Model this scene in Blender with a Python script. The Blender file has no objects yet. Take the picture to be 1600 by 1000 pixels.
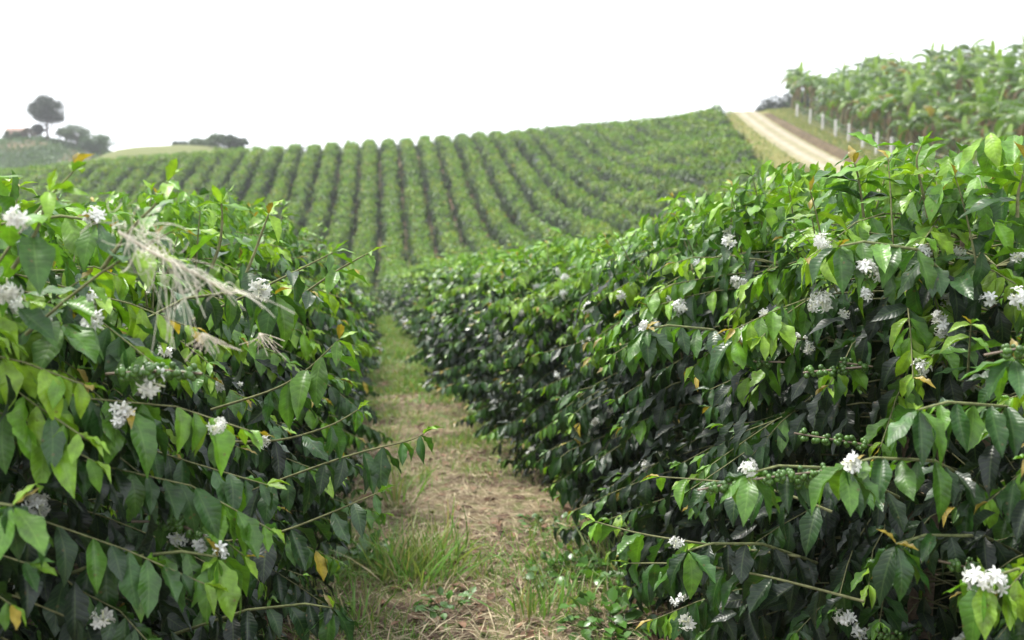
import bpy, math, random
import numpy as np
from mathutils import Vector, Matrix

R = math.radians
rng = np.random.default_rng(11)
random.seed(5)
C = bpy.context.scene.collection
scene = bpy.context.scene

# ------------------------------------------------------------------ camera
CAM = Vector((0.0, 0.0, 1.65))
PITCH = math.atan(200 / 1500)
YAW = math.atan(0.14 * math.cos(PITCH))
cd = bpy.data.cameras.new('camera')
cam = bpy.data.objects.new('camera', cd)
C.objects.link(cam)
cam.location = CAM
cam.rotation_euler = (math.pi / 2 - PITCH, 0, -YAW)
cd.sensor_width = 36
cd.lens = 33.75
cd.clip_start = 0.05
cd.clip_end = 3000
cd.dof.use_dof = True
cd.dof.focus_distance = 3.0
cd.dof.aperture_fstop = 2.9
scene.camera = cam
CAMROT = cam.rotation_euler.to_matrix()

def at(px, py, Y):
    """pixel of the 1600x1000 photograph and a depth in metres -> a point of the place"""
    d = CAMROT @ Vector(((px - 800) / 1500, (500 - py) / 1500, -1))
    return CAM + d * (Y / d.y)

# ------------------------------------------------------------------ sky, sun, exposure
SUN_EL, SUN_ROT = R(62), R(-50)
w = bpy.data.worlds.new('World'); scene.world = w; w.use_nodes = True
nt = w.node_tree; nt.nodes.clear()
out = nt.nodes.new('ShaderNodeOutputWorld'); bg = nt.nodes.new('ShaderNodeBackground')
sky = nt.nodes.new('ShaderNodeTexSky'); sky.sky_type = 'NISHITA'; sky.sun_disc = False
sky.sun_elevation = SUN_EL; sky.sun_rotation = SUN_ROT; sky.dust_density = 6; sky.air_density = 1.0
ov = nt.nodes.new('ShaderNodeMixRGB'); ov.inputs[0].default_value = 0.86
ov.inputs[2].default_value = (9.6, 10.0, 10.6, 1)          # even bright overcast
nt.links.new(sky.outputs[0], ov.inputs[1]); nt.links.new(ov.outputs[0], bg.inputs[0])
bg.inputs[1].default_value = 0.13
nt.links.new(bg.outputs[0], out.inputs[0])
sd = bpy.data.lights.new('sun', 'SUN'); sd.energy = 3.2; sd.angle = R(14); sd.color = (1, .97, .9)
sun = bpy.data.objects.new('sun', sd); C.objects.link(sun)
sdir = Vector((math.sin(SUN_ROT) * math.cos(SUN_EL), math.cos(SUN_ROT) * math.cos(SUN_EL), math.sin(SUN_EL)))
sun.rotation_euler = sdir.to_track_quat('Z', 'Y').to_euler()
vs = scene.view_settings
vs.view_transform = 'Standard'; vs.look = 'None'; vs.exposure = 0.85; vs.gamma = 1
scene.cycles.max_bounces = 6; scene.cycles.diffuse_bounces = 2; scene.cycles.glossy_bounces = 2
scene.cycles.transmission_bounces = 4; scene.cycles.transparent_max_bounces = 4; scene.cycles.volume_bounces = 0

# ------------------------------------------------------------------ helpers
def tag(o, label=None, cat=None, group=None, kind=None):
    if label: o['label'] = label
    if cat: o['category'] = cat
    if group: o['group'] = group
    if kind: o['kind'] = kind
    return o

def empty(name, loc, rz=0):
    o = bpy.data.objects.new(name, None); C.objects.link(o)
    o.location = loc; o.rotation_euler = (0, 0, rz); o.empty_display_size = .2
    return o

def child(name, mesh, parent, loc=(0, 0, 0), rot=None, sc=None):
    o = bpy.data.objects.new(name, mesh); C.objects.link(o); o.parent = parent; o.location = loc
    if rot is not None: o.rotation_euler = rot
    if sc is not None: o.scale = (sc, sc, sc) if not hasattr(sc, '__len__') else sc
    return o

def copy_tree(o, parent=None):
    c = o.copy(); C.objects.link(c); c.parent = parent
    for ch in o.children: copy_tree(ch, c)
    return c

def nrmz(a):
    return a / np.maximum(np.linalg.norm(a, axis=-1, keepdims=True), 1e-9)

def vnoise(x, seed=0):
    """smooth 1-d value noise"""
    x = np.asarray(x, float); i = np.floor(x).astype(int); f = x - i; f = f * f * (3 - 2 * f)
    def h(n): return (np.abs(np.sin(n * 12.9898 + seed * 78.233) * 43758.5453) % 1.0)
    return h(i) * (1 - f) + h(i + 1) * f

def vnoise2(x, y, seed=0):
    x = np.asarray(x, float); y = np.asarray(y, float)
    i = np.floor(x); j = np.floor(y); f = x - i; g = y - j; f = f * f * (3 - 2 * f); g = g * g * (3 - 2 * g)
    def h(a, b): return np.abs(np.sin(a * 127.1 + b * 311.7 + seed * 17.3) * 43758.5453) % 1.0
    return (h(i, j) * (1 - f) + h(i + 1, j) * f) * (1 - g) + (h(i, j + 1) * (1 - f) + h(i + 1, j + 1) * f) * g

class Acc:
    """collects vertices, faces and per-vertex colour / leaf coordinates, links as ONE mesh"""
    def __init__(self): self.v = []; self.f = []; self.c = []; self.l = []; self.n = 0; self.m = []
    def add(self, v, faces, col, lv=None, mat=0):
        v = np.asarray(v, np.float32).reshape(-1, 3); k = len(v)
        self.v.append(v)
        faces = np.asarray(faces, np.int32)
        self.f.append(faces + self.n); self.m.append(np.full(len(faces), mat, np.int32))
        col = np.asarray(col, np.float32)
        if col.ndim == 1: col = np.tile(col[:3], (k, 1))
        self.c.append(col)
        self.l.append(np.zeros((k, 3), np.float32) if lv is None else np.asarray(lv, np.float32))
        self.n += k
    def mesh(self, name, mats, smooth=True):
        me = bpy.data.meshes.new(name)
        if not self.v: return me
        V = np.concatenate(self.v)
        me.vertices.add(len(V)); me.vertices.foreach_set('co', V.ravel())
        sizes = np.concatenate([np.full(len(f), f.shape[1], np.int32) for f in self.f])
        loops = np.concatenate([f.ravel() for f in self.f])
        me.loops.add(len(loops)); me.loops.foreach_set('vertex_index', loops)
        me.polygons.add(len(sizes))
        st = np.zeros(len(sizes), np.int32); st[1:] = np.cumsum(sizes)[:-1]
        me.polygons.foreach_set('loop_start', st)
        me.polygons.foreach_set('material_index', np.concatenate(self.m))
        me.polygons.foreach_set('use_smooth', np.full(len(sizes), smooth))
        a = me.attributes.new('col', 'FLOAT_COLOR', 'POINT')
        cc = np.ones((len(V), 4), np.float32); cc[:, :3] = np.concatenate(self.c)
        a.data.foreach_set('color', cc.ravel())
        b = me.attributes.new('lv', 'FLOAT_VECTOR', 'POINT')
        b.data.foreach_set('vector', np.concatenate(self.l).ravel())
        for m in (mats if isinstance(mats, (list, tuple)) else [mats]): me.materials.append(m)
        me.update(calc_edges=True); me.validate()
        return me
    def obj(self, name, mats, parent=None, smooth=True):
        o = bpy.data.objects.new(name, self.mesh(name, mats, smooth)); C.objects.link(o)
        if parent is not None: o.parent = parent
        return o

def tube(acc, pts, rad, col, sides=5, cap=True):
    P = np.asarray(pts, float); n = len(P)
    rad = np.broadcast_to(np.asarray(rad, float), (n,))
    T = nrmz(np.gradient(P, axis=0))
    ref = np.array([0, 0, 1.0]) if abs(T[0, 2]) < .9 else np.array([1.0, 0, 0])
    U = nrmz(np.cross(T, ref)); W = np.cross(T, U)
    a = np.linspace(0, 2 * np.pi, sides, endpoint=False)
    ring = P[:, None] + rad[:, None, None] * (np.cos(a)[None, :, None] * U[:, None] + np.sin(a)[None, :, None] * W[:, None])
    i = np.arange(n - 1)[:, None] * sides; j = np.arange(sides)[None]; j2 = (j + 1) % sides
    F = np.stack([i + j, i + j2, i + sides + j2, i + sides + j], -1).reshape(-1, 4)
    acc.add(ring.reshape(-1, 3), F, col)
    if cap:
        acc.add(np.vstack([ring[-1], P[-1:] + T[-1:] * rad[-1] * .6]), [[q, (q + 1) % sides, sides] for q in range(sides)], col)

# ---- leaf templates: base at origin, +X the length (1), Y across, Z the upper side
def leaf_template(ts, vs_, arch, fold, wave, nw, asym, wid=.2):
    V = []; L = []
    for t in ts:
        half = wid * (math.sin(math.pi * min(1, t ** .97)) ** .95 if 0 < t < 1 else 0)
        if t > .84: half *= 1 - (t - .84) * 1.6          # drawn-out tip
        half = max(half, .006)
        for v in vs_:
            x = t - .25 * arch * t ** 3 * .3
            z = -arch * .55 * t * t + fold * abs(v) * half * (1 - .3 * t)
            z += wave * math.sin(nw * math.pi * 2 * t + (1.3 if v > 0 else 0)) * abs(v) ** 2 * half * 1.9
            y = v * half * (1 + .09 * math.sin(nw * 2 * math.pi * t + v)) + asym * math.sin(math.pi * t) * .1
            V.append((x, y, z)); L.append((t, v, 0))
    nv = len(vs_); F = []
    for i in range(len(ts) - 1):
        for j in range(nv - 1):
            a = i * nv + j; F.append((a, a + nv, a + nv + 1, a + 1))
    return np.array(V), np.array(F), np.array(L)

TS = [0, .05, .13, .22, .31, .4, .49, .58, .67, .76, .85, .93, 1.0]
HI = [leaf_template(TS, [-1, -.5, 0, .5, 1], a, f, w_, n, s) for a, f, w_, n, s in
      [(.25, .35, .10, 2.6, .2), (.6, .6, .13, 3.2, -.25), (.9, .35, .09, 2.2, .3), (.15, .8, .15, 3.0, 0), (.4, -.12, .13, 2.4, -.3), (1.1, .65, .08, 2.8, .15), (.7, .9, .12, 2, -.15)]]
MID = [leaf_template([0, .25, .6, 1.0], [-1, 0, 1], a, f, 0, 1, s, .23) for a, f, s in [(.3, .4, .1), (.7, .5, -.1), (.1, .6, 0)]]
FAR = [(np.array([(0, 0, 0), (.45, -.27, .05), (1, 0, -.18), (.45, .27, .05)]), np.array([(0, 1, 2, 3)]), np.array([(0, 0, 0), (.5, -1, 0), (1, 0, 0), (.5, 1, 0)], float))]

def put_leaves(acc, temps, pos, d, n, length, col, wscale=1.0, mat=0):
    pos = np.asarray(pos); d = nrmz(np.asarray(d)); n = np.asarray(n)
    N = len(pos)
    if N == 0: return
    y = nrmz(np.cross(n, d)); z = np.cross(d, y)
    idx = rng.integers(0, len(temps), N)
    length = np.broadcast_to(length, (N,)); ws = np.broadcast_to(wscale, (N,))
    rnd = rng.random(N)
    for k, (tv, tf, tl) in enumerate(temps):
        s = np.where(idx == k)[0]
        if len(s) == 0: continue
        V = (tv[None, :, 0, None] * d[s, None] + (tv[None, :, 1, None] * ws[s, None, None]) * y[s, None] + tv[None, :, 2, None] * z[s, None]) * length[s, None, None] + pos[s, None]
        m = len(tv)
        F = (tf[None] + (np.arange(len(s)) * m)[:, None, None]).reshape(-1, tf.shape[1])
        lv = np.tile(tl[None], (len(s), 1, 1)); lv[:, :, 2] = rnd[s, None]
        acc.add(V.reshape(-1, 3), F, np.repeat(np.asarray(col)[s], m, axis=0), lv.reshape(-1, 3), mat)

# ------------------------------------------------------------------ materials
def new_mat(name):
    m = bpy.data.materials.new(name); m.use_nodes = True; t = m.node_tree; t.nodes.clear()
    return m, t, t.nodes, t.links

def leaf_mat(name, rough=.38, transl=.3, veins=True, spec=.5, vary=.35, trcol=(1.7, 1.75, .5)):
    m, t, N, L = new_mat(name)
    o = N.new('ShaderNodeOutputMaterial')
    a = N.new('ShaderNodeAttribute'); a.attribute_name = 'col'
    l = N.new('ShaderNodeAttribute'); l.attribute_name = 'lv'
    sx = N.new('ShaderNodeSeparateXYZ'); L.new(l.outputs['Vector'], sx.inputs[0])
    tc = N.new('ShaderNodeTexCoord')
    no = N.new('ShaderNodeTexNoise'); no.inputs['Scale'].default_value = 38 if veins else 3; no.inputs['Detail'].default_value = 3
    L.new(tc.outputs['Object'], no.inputs['Vector'])
    mr = N.new('ShaderNodeMapRange'); mr.inputs[1].default_value = .3; mr.inputs[2].default_value = .7
    mr.inputs[3].default_value = 1 - vary; mr.inputs[4].default_value = 1 + vary; L.new(no.outputs[0], mr.inputs[0])
    mul = N.new('ShaderNodeVectorMath'); mul.operation = 'SCALE'; L.new(a.outputs['Color'], mul.inputs[0]); L.new(mr.outputs[0], mul.inputs['Scale'])
    colout = mul.outputs[0]
    p = N.new('ShaderNodeBsdfPrincipled')
    if veins:
        ab = N.new('ShaderNodeMath'); ab.operation = 'ABSOLUTE'; L.new(sx.outputs[1], ab.inputs[0])
        rib = N.new('ShaderNodeMapRange'); rib.inputs[1].default_value = .03; rib.inputs[2].default_value = .11; rib.inputs[3].default_value = .45; rib.inputs[4].default_value = 0
        L.new(ab.outputs[0], rib.inputs[0])
        # side veins
        m1 = N.new('ShaderNodeMath'); m1.operation = 'MULTIPLY_ADD'; m1.inputs[1].default_value = -.16; L.new(ab.outputs[0], m1.inputs[0]); L.new(sx.outputs[0], m1.inputs[2])
        m2 = N.new('ShaderNodeMath'); m2.operation = 'MULTIPLY'; m2.inputs[1].default_value = math.pi * 10; L.new(m1.outputs[0], m2.inputs[0])
        m3 = N.new('ShaderNodeMath'); m3.operation = 'SINE'; L.new(m2.outputs[0], m3.inputs[0])
        m4 = N.new('ShaderNodeMath'); m4.operation = 'ABSOLUTE'; L.new(m3.outputs[0], m4.inputs[0])
        m5 = N.new('ShaderNodeMath'); m5.operation = 'POWER'; m5.inputs[1].default_value = .7; L.new(m4.outputs[0], m5.inputs[0])
        vn = N.new('ShaderNodeMapRange'); vn.inputs[1].default_value = .15; vn.inputs[2].default_value = .5; vn.inputs[3].default_value = .28; vn.inputs[4].default_value = 0; L.new(m5.outputs[0], vn.inputs[0])
        mx = N.new('ShaderNodeMath'); mx.operation = 'MAXIMUM'; L.new(rib.outputs[0], mx.inputs[0]); L.new(vn.outputs[0], mx.inputs[1])
        mc = N.new('ShaderNodeMixRGB'); L.new(mx.outputs[0], mc.inputs[0]); L.new(colout, mc.inputs[1])
        lc = N.new('ShaderNodeMixRGB'); lc.blend_type = 'ADD'; lc.inputs[0].default_value = 1; L.new(colout, lc.inputs[1]); lc.inputs[2].default_value = (.07, .10, .03, 1)
        L.new(lc.outputs[0], mc.inputs[2]); colout = mc.outputs[0]
        # blemishes: small brown spots of their own shape
        sp = N.new('ShaderNodeTexVoronoi'); sp.inputs['Scale'].default_value = 26; L.new(tc.outputs['Object'], sp.inputs['Vector'])
        ss = N.new('ShaderNodeMapRange'); ss.inputs[1].default_value = .07; ss.inputs[2].default_value = .12; ss.inputs[3].default_value = .6; ss.inputs[4].default_value = 0; L.new(sp.outputs['Distance'], ss.inputs[0])
        mb = N.new('ShaderNodeMixRGB'); L.new(ss.outputs[0], mb.inputs[0]); L.new(colout, mb.inputs[1]); mb.inputs[2].default_value = (.12, .08, .03, 1); colout = mb.outputs[0]
        n2 = N.new('ShaderNodeTexNoise'); n2.inputs['Scale'].default_value = 120; L.new(tc.outputs['Object'], n2.inputs['Vector'])
        hs = N.new('ShaderNodeMath'); hs.operation = 'MULTIPLY_ADD'; hs.inputs[1].default_value = .35; L.new(n2.outputs[0], hs.inputs[0]); L.new(m5.outputs[0], hs.inputs[2])
        bp = N.new('ShaderNodeBump'); bp.inputs['Strength'].default_value = .28; bp.inputs['Distance'].default_value = .0016
        L.new(hs.outputs[0], bp.inputs['Height']); L.new(bp.outputs[0], p.inputs['Normal'])
    # paler, matt underside
    g = N.new('ShaderNodeNewGeometry')
    bk = N.new('ShaderNodeMixRGB'); L.new(g.outputs['Backfacing'], bk.inputs[0]); L.new(colout, bk.inputs[1])
    bl = N.new('ShaderNodeMixRGB'); bl.inputs[0].default_value = .15; L.new(colout, bl.inputs[1]); bl.inputs[2].default_value = (.06, .11, .04, 1); L.new(bl.outputs[0], bk.inputs[2])
    L.new(bk.outputs[0], p.inputs['Base Color'])
    rg = N.new('ShaderNodeMapRange'); rg.inputs[3].default_value = rough; rg.inputs[4].default_value = .6; rv = N.new('ShaderNodeMath'); rv.operation = 'MULTIPLY_ADD'; L.new((sx if veins else sx).outputs[2], rv.inputs[0]); rv.inputs[1].default_value = .22; rv.inputs[2].default_value = rough - .13; L.new(rv.outputs[0], rg.inputs[3]); L.new(g.outputs['Backfacing'], rg.inputs[0])
    L.new(rg.outputs[0], p.inputs['Roughness'])
    p.inputs['Specular IOR Level'].default_value = spec
    tr = N.new('ShaderNodeBsdfTranslucent')
    tm = N.new('ShaderNodeVectorMath'); tm.operation = 'MULTIPLY'; L.new(colout, tm.inputs[0]); tm.inputs[1].default_value = trcol; L.new(tm.outputs[0], tr.inputs[0])
    mix = N.new('ShaderNodeMixShader'); mix.inputs[0].default_value = transl; L.new(p.outputs[0], mix.inputs[1]); L.new(tr.outputs[0], mix.inputs[2])
    L.new(mix.outputs[0], o.inputs[0])
    return m

def attr_mat(name, rough=.8, spec=.3, noise=20, vary=.3, bump=.3, bdist=.01):
    m, t, N, L = new_mat(name)
    o = N.new('ShaderNodeOutputMaterial'); p = N.new('ShaderNodeBsdfPrincipled')
    a = N.new('ShaderNodeAttribute'); a.attribute_name = 'col'
    tc = N.new('ShaderNodeTexCoord')
    no = N.new('ShaderNodeTexNoise'); no.inputs['Scale'].default_value = noise; no.inputs['Detail'].default_value = 5; L.new(tc.outputs['Object'], no.inputs['Vector'])
    mr = N.new('ShaderNodeMapRange'); mr.inputs[1].default_value = .3; mr.inputs[2].default_value = .7; mr.inputs[3].default_value = 1 - vary; mr.inputs[4].default_value = 1 + vary
    L.new(no.outputs[0], mr.inputs[0])
    mul = N.new('ShaderNodeVectorMath'); mul.operation = 'SCALE'; L.new(a.outputs['Color'], mul.inputs[0]); L.new(mr.outputs[0], mul.inputs['Scale'])
    L.new(mul.outputs[0], p.inputs['Base Color']); p.inputs['Roughness'].default_value = rough; p.inputs['Specular IOR Level'].default_value = spec
    b = N.new('ShaderNodeBump'); b.inputs['Strength'].default_value = bump; b.inputs['Distance'].default_value = bdist
    L.new(no.outputs[0], b.inputs['Height']); L.new(b.outputs[0], p.inputs['Normal']); L.new(p.outputs[0], o.inputs[0])
    return m

M_LEAF = leaf_mat('coffee_leaf', .43, .24, True, spec=.5)
M_LEAFM = leaf_mat('coffee_leaf_mid', .36, .24, False, vary=.15, spec=.5)
M_FOL = leaf_mat('field_foliage', .5, .25, False, vary=.25)
M_BAN = leaf_mat('banana_leaf', .45, .4, False, vary=.2, trcol=(1.4, 1.5, .5))
M_GRASS = leaf_mat('grass_blade', .5, .35, False, vary=.15, trcol=(1.3, 1.4, .6))
M_PETAL = leaf_mat('petal', .5, .25, False, vary=.05, trcol=(1, 1, .95))
M_BARK = attr_mat('bark', .85, .2, 60, .35, .6, .004)
M_STRAW = attr_mat('straw', .75, .3, 30, .25, .2, .002)
M_BERRY = attr_mat('berry', .3, .5, 60, .15, 0.05, .001)
M_POST = attr_mat('whitewashed_post', .8, .2, 6, .18, .3, .01)
M_WIRE = attr_mat('wire', .5, .5, 6, .1, 0, .01)

# ------------------------------------------------------------------ terrain
CP = [
    (0.4, 0, 0), (.4, 10, -.9), (.4, 20, -1.8), (0.3, 40, -3.6), (0.2, 56, -4.95), (0, 66, -5.3), (0, 78, -4.4), (0, 90, -1.9), (0, 104, 1.9),
    (-6, 0, 0), (8, 0, 0), (-8, 20, -1.9), (10, 20, -1.3), (-8, 5, -.5), (8, 6, -.4), (15, 8, .2), (18, 25, -.4),
    (-20, 40, -4.6), (-20, 60, -5.7), (-25, 80, -4.6), (-25, 105, .6), (-45, 60, -6.5), (-48, 105, -1.0), (-75, 120, -.5),
    (14, 45, -2.3), (12, 60, -4.3), (13, 80, -2.4), (20, 60, -2.0), (20, 100, 3.4), (22, 72, .2), (26, 72, 1.6), (28, 85, 4.2),
    (18, 46, -.9), (40, 30, 2.0), (-40, 20, -3), (-40, 0, -1), (40, 0, 0), (0, -20, .5), (-60, 90, -4), (22, 30, .0)]
def cpt(px, py, Y, dz=0.0):
    p = at(px, py, Y); CP.append((p.x, Y, p.z + dz)); return p
for px, py in ((0, 266), (100, 256), (200, 247), (300, 239), (400, 232), (500, 226), (600, 220), (700, 212), (800, 205), (900, 196), (1000, 189), (1095, 181)):
    p = cpt(px, py, 121, -1.95); CP.append((p.x, 133, p.z - 2.1 - (.3 if px < 900 else 0))); CP.append((p.x, 148, p.z - 4.6))
for px, py, Y in ((1230, 178, 108), (1267, 197, 92), (1311, 219, 79), (1360, 240, 68), (1522, 262, 46), (1165, 184, 106), (1200, 206, 88), (1243, 231, 73), (1290, 262, 61), (1385, 300, 46)):
    cpt(px, py, Y)
for px, py, Y in ((1131, 187, 102), (1162, 209, 89), (1194, 230, 78), (1225, 247, 70)):
    cpt(px, py, Y, -1.85)
CP += [(46, 118, 10.8), (42, 132, 9.5), (52, 120, 12.0), (56, 108, 12.2), (56, 85, 9.5), (50, 65, 6.6), (70, 90, 12.0), (48, 46, 4.6), (70, 60, 8)]
CP = np.array(CP, float)

def _U(r2):
    return np.where(r2 > 0, r2 * np.log(np.maximum(r2, 1e-12)), 0)
_n = len(CP)
_K = _U(((CP[:, None, :2] - CP[None, :, :2]) ** 2).sum(-1)) + np.eye(_n) * 30.0
_P = np.hstack([np.ones((_n, 1)), CP[:, :2]])
_A = np.block([[_K, _P], [_P.T, np.zeros((3, 3))]])
_W = np.linalg.solve(_A, np.concatenate([CP[:, 2], np.zeros(3)]))

def sst(a, b, x):
    t = np.clip((np.asarray(x, float) - a) / (b - a), 0, 1); return t * t * (3 - 2 * t)

_r = [(p.x, p.z) for p in (at(px, py, 250) for px, py in ((-400, 236), (0, 222), (40, 216), (73, 217), (100, 222), (130, 229), (165, 236), (230, 262), (330, 330)))]
RX1, RZ1 = [q[0] for q in _r], [q[1] for q in _r]
_r = [(p.x, p.z) for p in (at(px, py, 205) for px, py in ((100, 300), (150, 248), (180, 234), (215, 229), (280, 226), (330, 228), (380, 232), (430, 250), (520, 320)))]
RX2, RZ2 = [q[0] for q in _r], [q[1] for q in _r]

def road_x(y): return 12.6 + np.asarray(y, float) * .28
def fence_x(y): return road_x(y) + 5.2
_r = [at(*q) for q in ((1165, 184, 106), (1200, 206, 88), (1243, 231, 73), (1290, 262, 61), (1385, 300, 46))]
RP = np.polyfit([p.y for p in _r], [p.z for p in _r], 2)

def H(x, y):
    x = np.atleast_1d(np.asarray(x, float)); y = np.atleast_1d(np.asarray(y, float))
    sh = x.shape; x = x.ravel(); y = y.ravel()
    res = np.empty(len(x))
    for s in range(0, len(x), 20000):
        xs = np.clip(x[s:s + 20000], -75, 70); ys = np.clip(y[s:s + 20000], -20, 150)
        r2 = (xs[:, None] - CP[None, :, 0]) ** 2 + (ys[:, None] - CP[None, :, 1]) ** 2
        res[s:s + 20000] = _U(r2) @ _W[:_n] + _W[_n] + _W[_n + 1] * xs + _W[_n + 2] * ys
    r1 = np.interp(x, RX1, RZ1); r2_ = np.interp(x, RX2, RZ2)
    w_ = np.where(x < road_x(y), 1 - sst(1.9, 3.3, road_x(y) - x), 1 - sst(6.5, 12, x - road_x(y))) * sst(30, 50, y) * (1 - sst(112, 125, y))
    res = res * (1 - w_) + np.polyval(RP, y) * w_
    far = np.maximum(-14 + (r1 + 14) * np.exp(-((y - 250) / 42) ** 2), -14 + (r2_ + 14) * np.exp(-((y - 205) / 24) ** 2))
    far = np.maximum(far, -14 + 24.5 * sst(34, 60, x) * (1 - sst(190, 330, y)))
    k = sst(136, 172, y)
    z = res * (1 - k) + far * k
    ox = sst(75, 200, np.abs(x)); z = z * (1 - ox * (1 - k)) + ox * (1 - k) * np.where(x > 0, 8, -8)
    out_ = sst(330, 520, np.hypot(x, y)); z = z * (1 - out_) - 15 * out_
    z = z + .05 * (vnoise2(x * .9, y * .9, 3) - .5) * np.clip(1, 0, 1)
    return z.reshape(sh)

def h1(x, y): return float(H([x], [y])[0])

def sscale(y): return 1 - .27 * sst(14, 92, y)          # rows draw a little together uphill
def sbend(y): return -.55 * np.exp(-((np.asarray(y, float) - 62) / 22) ** 2)
def row_x(k, y):
    """centre of row k (k=.5 right of the path, -.5 left of it ...)"""
    return (.4 + 3.1 * k) * sscale(y) + sbend(y)

def road_x(y): return 12.6 + np.asarray(y, float) * .28
def fence_x(y): return road_x(y) + 5.2

# ground sheet
def ground_mat():
    m, t, N, L = new_mat('earth_and_dry_grass')
    o = N.new('ShaderNodeOutputMaterial'); p = N.new('ShaderNodeBsdfPrincipled')
    tc = N.new('ShaderNodeTexCoord')
    a = N.new('ShaderNodeAttribute'); a.attribute_name = 'col'
    def noise(sc, det=6, rough=.6):
        n = N.new('ShaderNodeTexNoise'); n.inputs['Scale'].default_value = sc; n.inputs['Detail'].default_value = det; n.inputs['Roughness'].default_value = rough
        L.new(tc.outputs['Object'], n.inputs['Vector']); return n.outputs[0]
    def ramp(x, a0, a1):
        r = N.new('ShaderNodeMapRange'); r.inputs[1].default_value = a0; r.inputs[2].default_value = a1; L.new(x, r.inputs[0]); return r.outputs[0]
    def mix(f, c1, c2):
        r = N.new('ShaderNodeMixRGB'); L.new(f, r.inputs[0])
        for i, c in ((1, c1), (2, c2)):
            if isinstance(c, tuple): r.inputs[i].default_value = c + (1,)
            else: L.new(c, r.inputs[i])
        return r.outputs[0]
    n1, n2, n3 = noise(1.3), noise(9), noise(60)
    soil = mix(ramp(n3, .35, .65), (.055, .034, .024), (.15, .10, .07))
    straw = mix(ramp(n2, .35, .7), (.20, .155, .09), (.32, .26, .16))
    near = mix(ramp(n1, .45, .56), soil, straw)
    near = mix(ramp(n2, .5, .62), near, (.10, .13, .035))
    # col attribute: the ground cover of each district and the dark painted beneath the hedges; its red channel under .001 means the path between the bushes
    far = N.new('ShaderNodeVectorMath'); far.operation = 'SCALE'; L.new(a.outputs['Color'], far.inputs[0])
    v = N.new('ShaderNodeMapRange'); v.inputs[1].default_value = .3; v.inputs[2].default_value = .7; v.inputs[3].default_value = .7; v.inputs[4].default_value = 1.3; L.new(n2, v.inputs[0]); L.new(v.outputs[0], far.inputs['Scale'])
    l = N.new('ShaderNodeAttribute'); l.attribute_name = 'lv'
    sx = N.new('ShaderNodeSeparateXYZ'); L.new(l.outputs['Vector'], sx.inputs[0])
    c = mix(sx.outputs[0], near, far.outputs[0])
    L.new(c, p.inputs['Base Color']); p.inputs['Roughness'].default_value = .95; p.inputs['Specular IOR Level'].default_value = .1
    b = N.new('ShaderNodeBump'); b.inputs['Strength'].default_value = 1; b.inputs['Distance'].default_value = .07; L.new(n2, b.inputs['Height'])
    b2 = N.new('ShaderNodeBump'); b2.inputs['Strength'].default_value = .8; b2.inputs['Distance'].default_value = .01; L.new(n3, b2.inputs['Height']); L.new(b.outputs[0], b2.inputs['Normal'])
    L.new(b2.outputs[0], p.inputs['Normal']); L.new(p.outputs[0], o.inputs[0])
    return m

def axis(lo, hi, fine_lo, fine_hi, fs, grow=1.12):
    a = list(np.arange(fine_lo, fine_hi, fs)); s = fs
    x = fine_hi
    while x < hi: a.append(x); s *= grow; x += s
    a.append(hi); x = fine_lo; s = fs
    while x > lo: s *= grow; x -= s; a.insert(0, max(x, lo))
    return np.unique(np.array(a))

gx = axis(-1200, 1200, -5, 6, .12, 1.035); gy = axis(-200, 2500, -1, 14, .14, 1.022)
X, Y = np.meshgrid(gx, gy)
Z = H(X, Y)
nearm = (1 - sst(8, 30, Y)) * (1 - sst(6, 12, np.abs(X)))
Z = Z + nearm * (.05 * (vnoise2(X * 3, Y * 3, 5) - .5) + .03 * (vnoise2(X * 9, Y * 9, 8) - .5))
col = np.zeros(X.shape + (3,)); col[:] = (.30, .205, .135)
g = vnoise2(X * .25, Y * .25, 9)[..., None]
grass = np.array([.16, .17, .05]) * (1 - g) + np.array([.24, .21, .09]) * g
mright = (X > road_x(Y) - 3)[..., None]
col = np.where(mright, grass, col)
midp = (sst(.45, .62, vnoise2(X * .8, Y * .5, 4)))[..., None]
col = np.where(mright, col, col * (1 - midp * .6) + np.array([.12, .14, .05]) * midp * .6)
fh = ((Y > 150) & (X < 30))[..., None]
col = np.where(fh, np.array([.05, .085, .03]) * (.8 + .5 * g), col)
pale = ((Y > 165) & (Y < 226) & (X > -72) & (X < 0))[..., None]
col = np.where(pale, np.array([.15, .165, .065]), col)
bare = (np.hypot((X - at(40, 216, 248).x) / 1.6, (Y - 246) * .5) < 4.5)[..., None] | (np.hypot((X - at(68, 216, 248).x) / 1.5, (Y - 248) * .7) < 3)[..., None] | (np.hypot((X - at(150, 230, 240).x), (Y - 236) * .4) < 6)[..., None]
col = np.where(bare, np.array([.24, .175, .11]), col)
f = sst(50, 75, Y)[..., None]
k_ = (X - row_x(0, Y)) / (3.1 * sscale(Y)); under = sst(.24, .4, np.abs(k_ - np.round(k_))) * (Y > 0) * (Y < 60) * (X < road_x(Y) - 3)  # dark humus under the hedges, its colour also painting the shade there
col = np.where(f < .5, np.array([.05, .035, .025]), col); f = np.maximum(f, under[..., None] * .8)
ny, nx = X.shape
idx = np.arange(ny * nx).reshape(ny, nx)
F = np.stack([idx[:-1, :-1], idx[:-1, 1:], idx[1:, 1:], idx[1:, :-1]], -1).reshape(-1, 4)
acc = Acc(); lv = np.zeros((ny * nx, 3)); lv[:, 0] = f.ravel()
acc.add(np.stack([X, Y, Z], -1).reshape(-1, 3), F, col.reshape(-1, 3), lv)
ground = acc.obj('ground', ground_mat()); tag(ground, kind='structure', label='earth ground with dry cut grass')

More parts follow.
